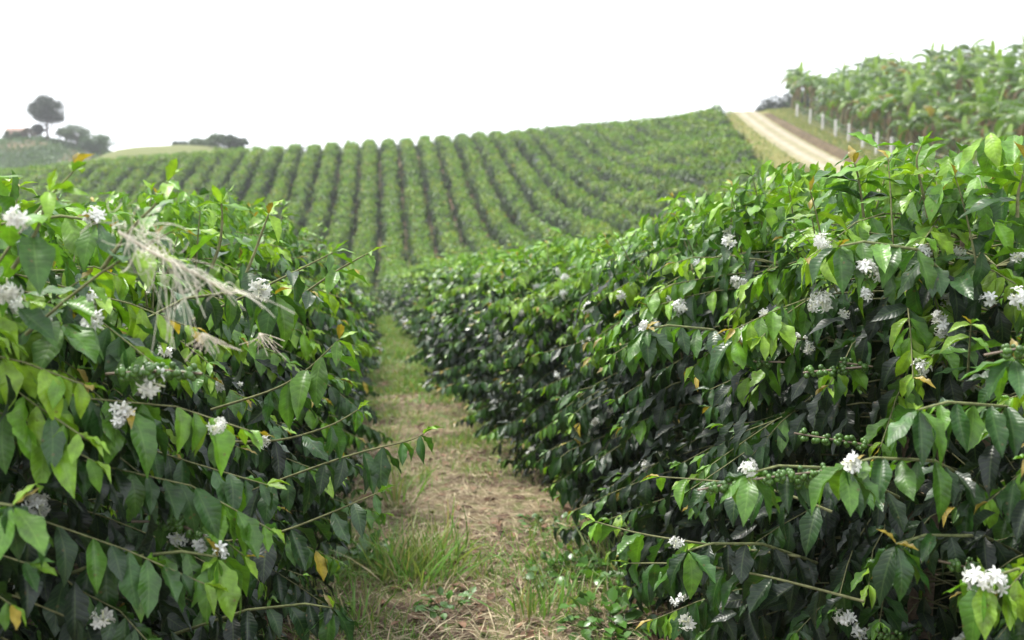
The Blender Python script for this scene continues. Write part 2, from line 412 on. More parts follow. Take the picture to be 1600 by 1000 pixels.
def strip(name, off0, off1, y0, y1, colf, dz, mat, prof=None, na=9, step=1.2):
    ys = np.arange(y0, y1, step); u = np.linspace(0, 1, na)
    YY, UU = np.meshgrid(ys, u, indexing='ij'); XX = road_x(YY) + off0 + (off1 - off0) * UU
    ZZ = H(XX, YY) + dz * np.sin(np.pi * np.clip(UU * 1.0, 0, 1)) ** .35 + (prof(UU, YY) if prof is not None else 0)
    i = np.arange(len(ys) * na).reshape(len(ys), na)
    FF = np.stack([i[:-1, :-1], i[:-1, 1:], i[1:, 1:], i[1:, :-1]], -1).reshape(-1, 4)
    a = Acc(); a.add(np.stack([XX, YY, ZZ], -1).reshape(-1, 3), FF, colf(UU, YY).reshape(-1, 3)); return a.obj(name, mat)
M_DIRT = attr_mat('dirt', .95, .1, 1.6, .3, .6, .05)
def roadcol(U_, Y_):
    rut = np.exp(-((U_ - .28) / .12) ** 2) + np.exp(-((U_ - .74) / .12) ** 2)
    rut = np.clip(rut, 0, 1)[..., None]
    return np.array([.23, .21, .12]) * (1 - rut) + np.array([.32, .28, .215]) * rut
o = strip('dirt_road', -1.7, 1.6, 20, 140, roadcol, .10, M_DIRT, na=17); tag(o, 'pale dirt road climbing beside the fence', kind='structure')
o = strip('earth_bank', 1.7, 3.0, 20, 112, lambda U_, Y_: np.broadcast_to(np.array([.10, .075, .045]), U_.shape + (3,)) * (.85 + .3 * vnoise2(U_ * 3, Y_ * .3, 2)[..., None]), .06, M_DIRT,
          prof=lambda U_, Y_: .4 * np.sin(np.pi * U_) ** 1.5 * (1 - sst(95, 112, Y_)), na=11)
tag(o, 'bare brown earth bank along the dirt road', kind='structure')

# ------------------------------------------------------------------ coffee bushes
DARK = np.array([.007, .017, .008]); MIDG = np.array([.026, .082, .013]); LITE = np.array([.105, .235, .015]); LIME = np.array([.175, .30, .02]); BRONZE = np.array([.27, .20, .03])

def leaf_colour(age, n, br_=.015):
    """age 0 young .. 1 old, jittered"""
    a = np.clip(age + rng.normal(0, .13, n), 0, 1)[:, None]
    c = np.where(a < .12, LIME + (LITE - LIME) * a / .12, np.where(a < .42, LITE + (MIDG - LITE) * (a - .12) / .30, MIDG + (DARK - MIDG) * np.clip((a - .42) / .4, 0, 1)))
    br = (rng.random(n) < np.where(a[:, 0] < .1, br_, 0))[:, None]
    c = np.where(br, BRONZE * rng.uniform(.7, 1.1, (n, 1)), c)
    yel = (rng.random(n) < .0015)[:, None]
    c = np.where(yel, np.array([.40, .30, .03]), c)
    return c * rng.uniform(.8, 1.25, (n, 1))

def env(z, h, wid):
    u = z / h
    return wid * np.interp(u, [0, .06, .25, .5, .75, .88, .97, 1.05], [.74, .9, 1.0, 1.0, .9, .7, .42, .1])

BARKC = np.array([.16, .12, .085]); TWIG = np.array([.13, .20, .05])

def grow_branch(leaves, twigs, P, temps, lsize, nstart, young, sides=4, dens=1.0, droop=.55, twr=.004, tipbonus=True, axil=None):
    """P polyline (n,3) of a branch; opposite leaf pairs from nstart on"""
    P = np.asarray(P, float); seg = np.linalg.norm(np.diff(P, axis=0), axis=1); s = np.concatenate([[0], np.cumsum(seg)]); Lt = s[-1]
    if twigs is not None:
        n = len(P); r = np.linspace(twr, twr * .45, n); cc = BARKC if n < 3 else BARKC
        tube(twigs, P, r, cc * .6 + TWIG * .4, sides)
    nd = max(3, int(Lt * (1 - nstart) / (.062 / dens)))
    q = np.linspace(nstart, .985, nd) * Lt
    pos = np.stack([np.interp(q, s, P[:, i]) for i in range(3)], -1)
    T = nrmz(np.stack([np.interp(np.minimum(q + .03, Lt), s, P[:, i]) - np.interp(np.maximum(q - .03, 0), s, P[:, i]) for i in range(3)], -1))
    side = np.cross(T, np.array([0, 0, 1.0])); bad = np.linalg.norm(side, axis=1) < .3
    side[bad] = np.array([1.0, 0, 0]); side = nrmz(side)
    fr = (q / Lt - nstart) / (1 - nstart)
    for sg in (-1, 1):
        keep = rng.random(nd) < .94
        k = keep.sum()
        d = sg * side[keep] * rng.uniform(.55, 1.0, (k, 1)) + T[keep] * rng.uniform(.25, .75, (k, 1)) + np.array([0, 0, -1.0]) * (droop * rng.uniform(.5, 1.7, (k, 1))) + rng.normal(0, .16, (k, 3))
        up = np.array([0, 0, 1.0]) + T[keep] * .35 + sg * side[keep] * .35 + rng.normal(0, .22, (k, 3))
        age = young + (1 - fr[keep]) * .42
        ls = lsize * rng.uniform(.75, 1.15, k) * np.where(fr[keep] > .88, .6, 1)
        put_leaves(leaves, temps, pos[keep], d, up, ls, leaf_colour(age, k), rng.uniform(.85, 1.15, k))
    # terminal pair
    if tipbonus:
        d = T[-1] + rng.normal(0, .25, (2, 3)) + side[-1] * np.array([[.45], [-.45]]) + np.array([0, 0, .15])
        put_leaves(leaves, temps, np.repeat(P[-1:], 2, 0), d, np.tile([0, 0, 1.0], (2, 1)) + rng.normal(0, .2, (2, 3)), lsize * rng.uniform(.4, .6, 2), leaf_colour(np.full(2, max(0, young - .35)), 2, .32), .8)
    if axil is not None:
        for i in range(nd): axil.append((pos[i], fr[i]))

def coffee_bush_meshes(name, hgt, wid, nb, temps, mat, lsize, sides=4, dens=1.0, ly=.66, bushy=True):
    lf = Acc(); tw = Acc(); ax = []
    nst = 3
    stems = []
    for i in range(nst):
        b = np.array([rng.uniform(-.14, .14), rng.uniform(-.3, .3), -.05]); tp = b + np.array([rng.uniform(-.2, .2), rng.uniform(-.2, .2), hgt * rng.uniform(.8, .88)])
        mid = (b + tp) / 2 + rng.normal(0, .05, 3)
        ts = np.linspace(0, 1, 7)[:, None]
        P = (1 - ts) ** 2 * b + 2 * ts * (1 - ts) * mid + ts ** 2 * tp
        tube(tw, P, np.linspace(.024, .008, 7), BARKC, 6); stems.append(P)
    for i in range(nb):
        P0 = stems[rng.integers(nst)]; u = (i + rng.random()) / nb
        z = hgt * (.08 + .9 * u ** .85)
        q = np.array([np.interp(z, P0[:, 2], P0[:, j]) for j in range(3)]); q[2] = min(z, P0[-1, 2])
        az = rng.uniform(0, 2 * np.pi)
        ex = env(z, hgt, wid) * rng.uniform(.78, 1.08); ey = ly * min(1, ex / wid + .25) * rng.uniform(.75, 1.05)
        tx, ty = math.cos(az) * ex, math.sin(az) * ey
        h = np.array([tx - q[0], ty - q[1], 0.0]); Lh = np.linalg.norm(h)
        if Lh < .15: continue
        rise = rng.uniform(.15, .45) * (1.35 if u > .8 else 1); dp = rng.uniform(.35, .65)
        ts = np.linspace(0, 1, 8)[:, None]
        P = q + h * ts + np.array([0, 0, 1.0]) * (Lh * (rise * ts - dp * ts ** 2)) + rng.normal(0, .008, (8, 3)) * ts
        P[:, 2] = np.maximum(P[:, 2], .05 + .1 * ts[:, 0])
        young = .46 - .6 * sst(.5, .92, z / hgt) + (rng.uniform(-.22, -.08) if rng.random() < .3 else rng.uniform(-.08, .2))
        grow_branch(lf, tw, P, temps, lsize, rng.uniform(.4, .62), young, sides, dens * 1.5, droop=.75, axil=ax)
    # upright shoots on top
    for i in range(17 if bushy else 7):
        b = np.array([rng.uniform(-.55, .55) * wid, rng.uniform(-ly, ly) * .9, 0]); b[2] = hgt * (.80 + .1 * rng.random()) * (1 - .18 * abs(b[0]) / wid)
        tp = b + np.array([b[0] * .25 + rng.normal(0, .06), rng.normal(0, .07), rng.uniform(.16, .34)])
        ts = np.linspace(0, 1, 5)[:, None]; P = b + (tp - b) * ts + np.array([0, 0, .02]) * np.sin(ts * 3)
        grow_branch(lf, tw, P, temps, lsize * .88, .1, rng.uniform(-.1, .12), sides, dens * 1.1, droop=.3)
    # fill leaves within the shell; interior shade put into their dark colour below the top
    nf = int(nb * 12 * dens)
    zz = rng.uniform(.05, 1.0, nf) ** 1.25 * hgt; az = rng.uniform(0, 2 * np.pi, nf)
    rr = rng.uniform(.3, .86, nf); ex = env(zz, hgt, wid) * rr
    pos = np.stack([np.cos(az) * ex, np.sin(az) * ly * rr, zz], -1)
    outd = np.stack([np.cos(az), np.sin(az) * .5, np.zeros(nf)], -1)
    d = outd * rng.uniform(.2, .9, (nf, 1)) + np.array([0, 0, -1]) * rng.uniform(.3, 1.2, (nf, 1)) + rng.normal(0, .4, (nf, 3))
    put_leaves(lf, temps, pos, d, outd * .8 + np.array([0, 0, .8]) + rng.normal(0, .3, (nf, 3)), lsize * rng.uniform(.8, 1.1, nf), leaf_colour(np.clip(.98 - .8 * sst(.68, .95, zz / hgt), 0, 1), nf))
    return lf.mesh(name + '_foliage', mat), tw.mesh(name + '_trunk', M_BARK), ax

# blossom clusters and berry clusters
def flower(acc, c, n, r, lowpoly=False):
    n = np.asarray(n) / np.linalg.norm(n); ref = np.array([0, 0, 1.0]) if abs(n[2]) < .9 else np.array([1.0, 0, 0])
    u = np.cross(n, ref); u /= np.linalg.norm(u); v = np.cross(n, u); ph = random.random() * 6
    for i in range(5 if not lowpoly else 4):
        a = ph + i * 2 * math.pi / (5 if not lowpoly else 4); d = u * math.cos(a) + v * math.sin(a); s = np.cross(n, d)
        k = random.uniform(-.1, .3)
        pts = [c, c + d * r * .35 - s * r * .19 + n * r * .2, c + d * r * .75 - s * r * .17 + n * r * (.25 + k * .3), c + d * r + n * r * k, c + d * r * .75 + s * r * .17 + n * r * (.25 + k * .3), c + d * r * .35 + s * r * .19 + n * r * .2]
        acc.add(pts, [(0, 1, 2, 5), (5, 2, 3, 4)], np.array([.86, .86, .82]) * random.uniform(.92, 1))
def blossom_mesh(nf, spread, r):
    a = Acc()
    for i in range(nf):
        d = nrmz(rng.normal(0, 1, 3) + np.array([0, 0, .5])); c = d * spread * rng.uniform(.4, 1) * np.array([1.2, 1.2, .7])
        flower(a, c, d + rng.normal(0, .3, 3), r * rng.uniform(.8, 1.15))
        tube(a, [c * .2, c], [.0015, .0015], (.75, .78, .6), 3, False)
    for i in range(3):
        d = nrmz(rng.normal(0, 1, 3)); tube(a, [d * .005, d * spread * 1.05], [.002, .0035], (.7, .72, .5), 4)
    return a.mesh('blossom', M_PETAL)
BLOSSOMS = [blossom_mesh(n, s, r) for n, s, r in ((13, .028, .025), (8, .022, .024), (20, .036, .024), (3, .012, .024), (11, .045, .022))]
def ico():
    t = (1 + 5 ** .5) / 2
    v = nrmz(np.array([(-1, t, 0), (1, t, 0), (-1, -t, 0), (1, -t, 0), (0, -1, t), (0, 1, t), (0, -1, -t), (0, 1, -t), (t, 0, -1), (t, 0, 1), (-t, 0, -1), (-t, 0, 1)], float))
    f = [(0, 11, 5), (0, 5, 1), (0, 1, 7), (0, 7, 10), (0, 10, 11), (1, 5, 9), (5, 11, 4), (11, 10, 2), (10, 7, 6), (7, 1, 8), (3, 9, 4), (3, 4, 2), (3, 2, 6), (3, 6, 8), (3, 8, 9), (4, 9, 5), (2, 4, 11), (6, 2, 10), (8, 6, 7), (9, 8, 1)]
    v = list(v); F_ = []; cache = {}
    def mid(a, b):
        k = (min(a, b), max(a, b))
        if k not in cache: v.append((v[a] + v[b]) / np.linalg.norm(v[a] + v[b])); cache[k] = len(v) - 1
        return cache[k]
    for a, b, c in f:
        x, y, z = mid(a, b), mid(b, c), mid(c, a); F_ += [(a, x, z), (b, y, x), (c, z, y), (x, y, z)]
    return np.array(v), np.array(F_)
ICO = ico()
def berry_mesh(nodes, per):
    a = Acc()
    for i in range(nodes):
        c = np.array([(i - nodes / 2) * .028, 0, 0])
        for j in range(per):
            d = nrmz(rng.normal(0, 1, 3) * np.array([.4, 1, 1])); r = rng.uniform(.0058, .0078)
            a.add(ICO[0] * r * np.array([1, 1, 1.1]) + c + d * .0125, ICO[1], np.array([.055, .12, .02]) * rng.uniform(.7, 1.3))
    tube(a, [(-nodes * .018, 0, 0), (nodes * .018, 0, 0)], .003, BARKC, 4)
    return a.mesh('berry_cluster', M_BERRY)
BERRIES = [berry_mesh(4, 10), berry_mesh(6, 9), berry_mesh(3, 11)]

rng = np.random.default_rng(21)
HV = [coffee_bush_meshes('coffee', hgt, wid, nb, HI, M_LEAF, .123, 4, 1.12) for hgt, wid, nb in
      ((2.05, .95, 138), (2.12, 1.0, 144), (1.98, .9, 132), (2.1, .98, 140), (2.15, .93, 142))]
MV = [coffee_bush_meshes('coffee', hgt, wid, nb, MID, M_LEAFM, .138, 3, .85) for hgt, wid, nb in
      ((2.05, .95, 100), (2.12, 1.0, 106), (1.98, .92, 96), (2.1, .98, 100))]

def few_blossoms(ax, n, r, name='blossoms'):
    a = Acc(); pts = [p for p, fr in ax if p[2] > .35]
    for i in rng.choice(len(pts), min(n, len(pts)), replace=False):
        c = pts[i] * np.array([1.03, 1.03, 1]) + np.array([0, 0, .015])
        for j in range(5): flower(a, c + rng.normal(0, .022, 3), rng.normal(0, 1, 3) + np.array([0, 0, .6]), r, True)
    return a.mesh(name, M_PETAL)
MVB = [few_blossoms(v[2], 16, .026) for v in MV]

ORD = 'first second third fourth fifth sixth seventh eighth ninth tenth eleventh twelfth thirteenth fourteenth fifteenth sixteenth seventeenth eighteenth nineteenth twentieth'.split()
TENS = {2: 'twenty', 3: 'thirty', 4: 'forty', 5: 'fifty', 6: 'sixty'}
def ordinal(n):
    if n <= 20: return ORD[n - 1]
    t, u = divmod(n, 10)
    return (TENS[t][:-1] + 'ieth') if u == 0 else TENS[t] + '-' + ORD[u - 1]

rng = np.random.default_rng(22)
near_bushes = {}
for side, k, hs in (('left', -.5, .9), ('right', .5, .97)):
    y = 2.35 if side == 'left' else 1.85
    i = 0
    while y < 59:
        i += 1
        x = float(row_x(k, y)) + rng.uniform(-.07, .07) - (.16 * float(sst(4, 10, y)) if k > 0 else 0)
        hi = y < 9.5
        root = empty('coffee_bush', (x, y, h1(x, y)), rng.choice([0, math.pi]) + rng.uniform(-.12, .12))
        s = hs * (1.03 if side == 'left' and y < 3.6 else 1.13 if side == 'left' and y < 9.5 else 1) * (rng.uniform(.99, 1.01) if y < 7 else rng.uniform(.91, 1.07)) * ((.88 if y < 2.5 else .99 if y < 3.6 else 1.03 if y < 5.3 else .99) if side == 'right' else 1); wx = s * (1 + .24 * float(sst(5, 12, y))) * rng.uniform(.9, 1.14); root.scale = (wx, s, s)
        tag(root, '%s coffee bush from the camera in the hedge %s of the grassy path' % (ordinal(i), side), 'coffee bush', 'coffee bushes in the hedge %s of the path' % side)
        vi = int(rng.integers(len(HV) if hi else len(MV))) if i > 1 else i % 3
        if hi: vi = (i * 2 + (side == 'left')) % len(HV)
        V = (HV if hi else MV)[vi]
        child('trunk', V[1], root); child('foliage', V[0], root)
        if hi:
            pts = [(q_, p) for q_, (p, fr) in enumerate(V[2]) if p[2] > .3 and .3 < fr < .9]
            for j in rng.choice(len(pts), 8, replace=False):
                q_, p = pts[j]
                for dq in (0, 1)[:1 + int(rng.random() < .5)]:
                    pp = V[2][min(q_ + dq, len(V[2]) - 1)][0]
                    if abs(pp - p).max() < .15: child('blossom', BLOSSOMS[int(rng.integers(5))], root, pp * np.array([1.05, 1.02, 1]) + np.array([0, 0, .02]), rng.uniform(0, 6, 3), float(rng.uniform(.5, .75)))
        else:
            b = child('blossoms', MVB[vi], root); b['kind'] = 'stuff'
        near_bushes.setdefault(side, []).append((y, root))
        y += (1.12 + rng.uniform(-.08, .08)) * (1.0 if y < 25 else 1.12)

# hand-placed branches of the near bushes -------------------------------------------------
def owner(side, y):
    return min(near_bushes[side], key=lambda t: abs(t[0] - y))[1]

def sprig(side, pts, lsize=.14, young=.1, nstart=.15, droop=.5, dens=1.0, name='branch', tip=True, twr=.005, blossoms=(), label=None):
    P = np.array([tuple(at(*p)) for p in pts]); m = len(P)
    t0 = np.linspace(0, 1, m); t1 = np.linspace(0, 1, 14)
    # smooth interpolation
    Q = np.stack([np.interp(t1, t0, P[:, i]) for i in range(3)], -1)
    for _ in range(3): Q[1:-1] = (Q[:-2] + 2 * Q[1:-1] + Q[2:]) / 4
    root = owner(side, P[-1][1]); inv = root_inv(root)
    Ql = (np.hstack([Q, np.ones((14, 1))]) @ inv.T)[:, :3]
    lf = Acc(); tw = Acc()
    grow_branch(lf, tw, Ql, HI, lsize, nstart, young, 5, dens, droop, twr, tip)
    b = tw.obj(name, M_BARK, root); f = lf.obj('leaves', M_LEAF, b)
    if label: b['label'] = label
    for u in blossoms:
        q = Ql[int(u * 13)]; child('blossom', BLOSSOMS[int(rng.integers(3))], root, q + np.array([0, 0, .02]), rng.uniform(0, 6, 3), 1.15)

def root_inv(root):
    return np.array((Matrix.LocRotScale(root.location, root.rotation_euler, root.scale)).inverted())

def whorl(side, px, py, Y, n=6, lsize=.145, young=.25, spread=1.0, blossom=True, back=(0, 0), tilt=(0, 0)):
    """leaf whorl at a branch end, leaves hanging like the ribs of an umbrella"""
    c = np.array(at(px, py, Y)); root = owner(side, Y); inv = root_inv(root)
    inward = np.array([1.0 if side == 'right' else -1.0, .2, -.05])
    P = np.array([c + inward * .5 + np.array([0, .1, -.12]), c + inward * .25, c + inward * .08 + np.array([0, 0, .015]), c])
    Pl = (np.hstack([P, np.ones((4, 1))]) @ inv.T)[:, :3]; cl = Pl[-1]
    tw = Acc(); tube(tw, Pl, np.array([.006, .005, .004, .003]), BARKC * .5 + TWIG * .5, 5)
    b = tw.obj('branch', M_BARK, root)
    lf = Acc(); rt = inv[:3, :3]
    grow_branch(lf, None, Pl, HI, lsize * .95, .12, young + .12, 4, 1.1, .8, tipbonus=False)
    az = np.arange(n) / n * 2 * np.pi + rng.uniform(-.25, .25, n) + 4.4
    hd = np.stack([np.cos(az), np.sin(az), np.zeros(n)], -1)
    dw = rng.uniform(.4, 1.15, n)[:, None] / spread
    d = hd - np.array([0, 0, 1.0]) * dw + np.array([tilt[0], 0, tilt[1]]); nn = hd * .9 + np.array([0, 0, .75])
    d = d @ rt.T; nn = nn @ rt.T
    ls = lsize * rng.uniform(.85, 1.15, n)
    put_leaves(lf, HI, np.tile(cl, (n, 1)) + nrmz(d) * .008, d, nn, ls, leaf_colour(np.full(n, max(young, .3)), n), 1.05)
    k = 2; d = (rng.normal(0, .4, (k, 3)) + np.array([0, -.3, .3])) @ rt.T
    put_leaves(lf, HI, np.tile(cl, (k, 1)), d, np.tile([0, 0, 1.0], (k, 1)), lsize * .45, leaf_colour(np.full(k, 0.0), k, .6), .9)
    f = lf.obj('leaves', M_LEAF, b)
    if blossom and rng.random() < .6: child('blossom', BLOSSOMS[int(rng.integers(3))], root, cl + np.array([rng.uniform(-.03, .03), rng.uniform(-.02, .05), .01]), rng.uniform(0, 6, 3), float(rng.uniform(.6, .85)))

rng = np.random.default_rng(23)
# left hedge branches reaching over the path
sprig('left', [(330, 790, 3.2), (450, 745, 3.0), (560, 705, 2.95), (640, 690, 2.9), (662, 678, 2.88)], .15, .45, .12, .9, label='long branch reaching out over the path')
sprig('left', [(300, 500, 2.9), (400, 455, 2.8), (470, 420, 2.75), (520, 395, 2.7)], .12, .2, .45, .5, dens=.6)
sprig('left', [(420, 500, 2.9), (480, 455, 2.8), (530, 420, 2.75), (575, 396, 2.7)], .12, .15, .45, .5, dens=.9)
sprig('left', [(330, 640, 3.0), (430, 610, 2.9), (480, 580, 2.85), (530, 530, 2.8)], .145, .2, .3, .9)
sprig('left', [(350, 690, 3.0), (440, 690, 2.9), (520, 665, 2.9), (560, 640, 2.9)], .14, .3, .4, .9)
sprig('left', [(300, 850, 2.9), (420, 840, 2.8), (520, 800, 2.8), (590, 770, 2.8)], .14, .5, .1, .9)
sprig('left', [(160, 420, 2.1), (210, 350, 2.1), (245, 320, 2.1), (262, 285, 2.1)], .125, .0, .15, .3, dens=1.7)
sprig('left', [(20, 420, 2.0), (60, 360, 2.0), (70, 320, 2.0), (78, 298, 2.0)], .13, .05, .15, .35, dens=1.7)
sprig('left', [(330, 420, 2.4), (345, 380, 2.4), (348, 340, 2.4), (346, 318, 2.4)], .12, .05, .15, .4, dens=1.5)
sprig('left', [(380, 440, 2.6), (400, 390, 2.6), (412, 355, 2.6), (420, 335, 2.6)], .12, .1, .15, .4, dens=1.5)
for a in ((95, 505, 2.05, 6, .15, .05), (340, 870, 2.0, 6, .15, .15), (20, 790, 1.7, 7, .15, .3), (200, 640, 2.0, 6, .15, .25), (430, 460, 2.6, 6, .14, .3), (150, 345, 2.2, 6, .14, .1), (520, 950, 2.6, 5, .14, .5)):
    whorl('left', a[0], a[1], a[2] + .12, a[3], a[4] * .93, a[5])
# right hedge
for a in ((1318, 728, 1.95, 6, .155, .15), (1435, 640, 1.95, 8, .155, .15), (1540, 905, 1.75, 6, .155, .1), (1170, 740, 2.1, 7, .145, .25), (1310, 385, 2.4, 6, .15, .15),
          (1010, 515, 3.1, 7, .145, .15), (1150, 530, 2.9, 6, .14, .2), (1585, 560, 1.9, 6, .15, .2), (1400, 850, 1.95, 6, .15, .45), (1075, 860, 2.6, 6, .14, .5), (1470, 300, 2.7, 6, .14, .1)):
    whorl('right', *a[:4], a[4] * .92, a[5])
sprig('right', [(1250, 870, 2.7), (1100, 850, 2.8), (1000, 835, 2.85), (930, 815, 2.9)], .135, .25, .08, .8, label='low branch reaching towards the path')
sprig('right', [(1300, 800, 2.5), (1200, 760, 2.6), (1100, 750, 2.7), (1030, 745, 2.75)], .135, .2, .08, .7)
sprig('right', [(1350, 940, 2.4), (1200, 900, 2.6), (1080, 880, 2.7), (985, 880, 2.8)], .13, .4, .08, .8)
sprig('right', [(1450, 340, 2.6), (1440, 290, 2.6), (1430, 250, 2.6), (1440, 228, 2.6)], .13, .0, .3, .2)
sprig('right', [(1590, 340, 2.4), (1590, 300, 2.4), (1600, 270, 2.4), (1604, 255, 2.4)], .13, .0, .3, .2)
sprig('right', [(1350, 340, 2.9), (1345, 300, 2.9), (1340, 270, 2.9), (1335, 255, 2.9)], .13, .0, .3, .2)

# the dry grass hanging in the left hedge --------------------------------------------------
root = empty('dry_grass_clump', at(245, 400, 1.75))
tag(root, 'bleached dry grass clump caught on top of the left coffee hedge', 'dry grass')
a = Acc(); o0 = np.array(root.location)
def arc(p0, p1, sag, rad, c):
    ctrl = (p0 + p1) / 2 + np.array([0, 0, sag]) + rng.normal(0, .007, 3)
    ts = np.linspace(0, 1, 7)[:, None]; P = (1 - ts) ** 2 * p0 + 2 * ts * (1 - ts) * ctrl + ts ** 2 * p1
    tube(a, P - o0, rad, c, 3)
def pc(): return np.array([.80, .76, .62]) * rng.uniform(.55, 1.1)
for i in range(42):      # crown of the clump, tangled
    t = rng.random(); cx, cy = 195 + 50 * t, 350 + 45 * t
    p0 = np.array(at(cx + rng.normal(0, 16), cy + rng.normal(0, 14), 1.68 + rng.normal(0, .03)))
    an = rng.uniform(0, 6.28); ln = rng.uniform(.04, .13)
    arc(p0, p0 + .5 * ln * np.array([math.cos(an), rng.normal(0, .4), math.sin(an) * .7 - .25]), rng.normal(0, .03), rng.uniform(.0005, .001), pc())
for i in range(42):      # drawn out along the stalk
    t = rng.random() ** .8; cx, cy = 190 + 170 * t, 362 + 95 * t
    p0 = np.array(at(cx, cy, 1.68)); dn = rng.uniform(.02, .09) * (1 - .5 * t)
    arc(p0, p0 + np.array([rng.normal(.02, .04), rng.normal(0, .02), -dn]), rng.uniform(0, .03), rng.uniform(.0005, .0009), pc())
for i in range(13):      # long strands hanging down to the right
    p0 = np.array(at(255 + rng.normal(0, 18), 410 + rng.normal(0, 12), 1.66)); p1 = np.array(at(285 + rng.normal(0, 26), 500 + rng.uniform(-20, 60), 1.66))
    arc(p0, p1, rng.uniform(-.02, .03), rng.uniform(.0005, .0008), pc())
a.obj('straw', M_STRAW, root)
a = Acc(); P = [np.array(at(*q)) - o0 for q in ((185, 362, 1.68), (240, 395, 1.67), (300, 425, 1.68), (362, 460, 1.7))]
tube(a, P, [.003, .003, .0025, .002], np.array([.55, .5, .4]), 5); a.obj('stalk', M_STRAW, root)
# two bundles of rootlets
for px, py, Y in ((315, 520, 1.72), (405, 520, 2.1)):
    a = Acc(); o1 = np.array(at(px, py, Y))
    for i in range(16):
        e = np.array([rng.uniform(-.01, .05), rng.uniform(-.03, .02), -rng.uniform(.015, .06)]); ts = np.linspace(0, 1, 5)[:, None]
        tube(a, ts * e * np.array([1, 1, .6]) + ts ** 2 * np.array([rng.normal(0, .03), 0, e[2] * .5 * rng.random()]), .0007, np.array([.6, .53, .42]) * rng.uniform(.7, 1.1), 3)
    o = a.obj('rootlet_bundle', M_STRAW); o.location = o1
    tag(o, 'small bundle of pale dry rootlets ' + ('below the bleached grass clump' if px < 350 else 'hanging by the leaves right of the grass clump'), 'dry roots')

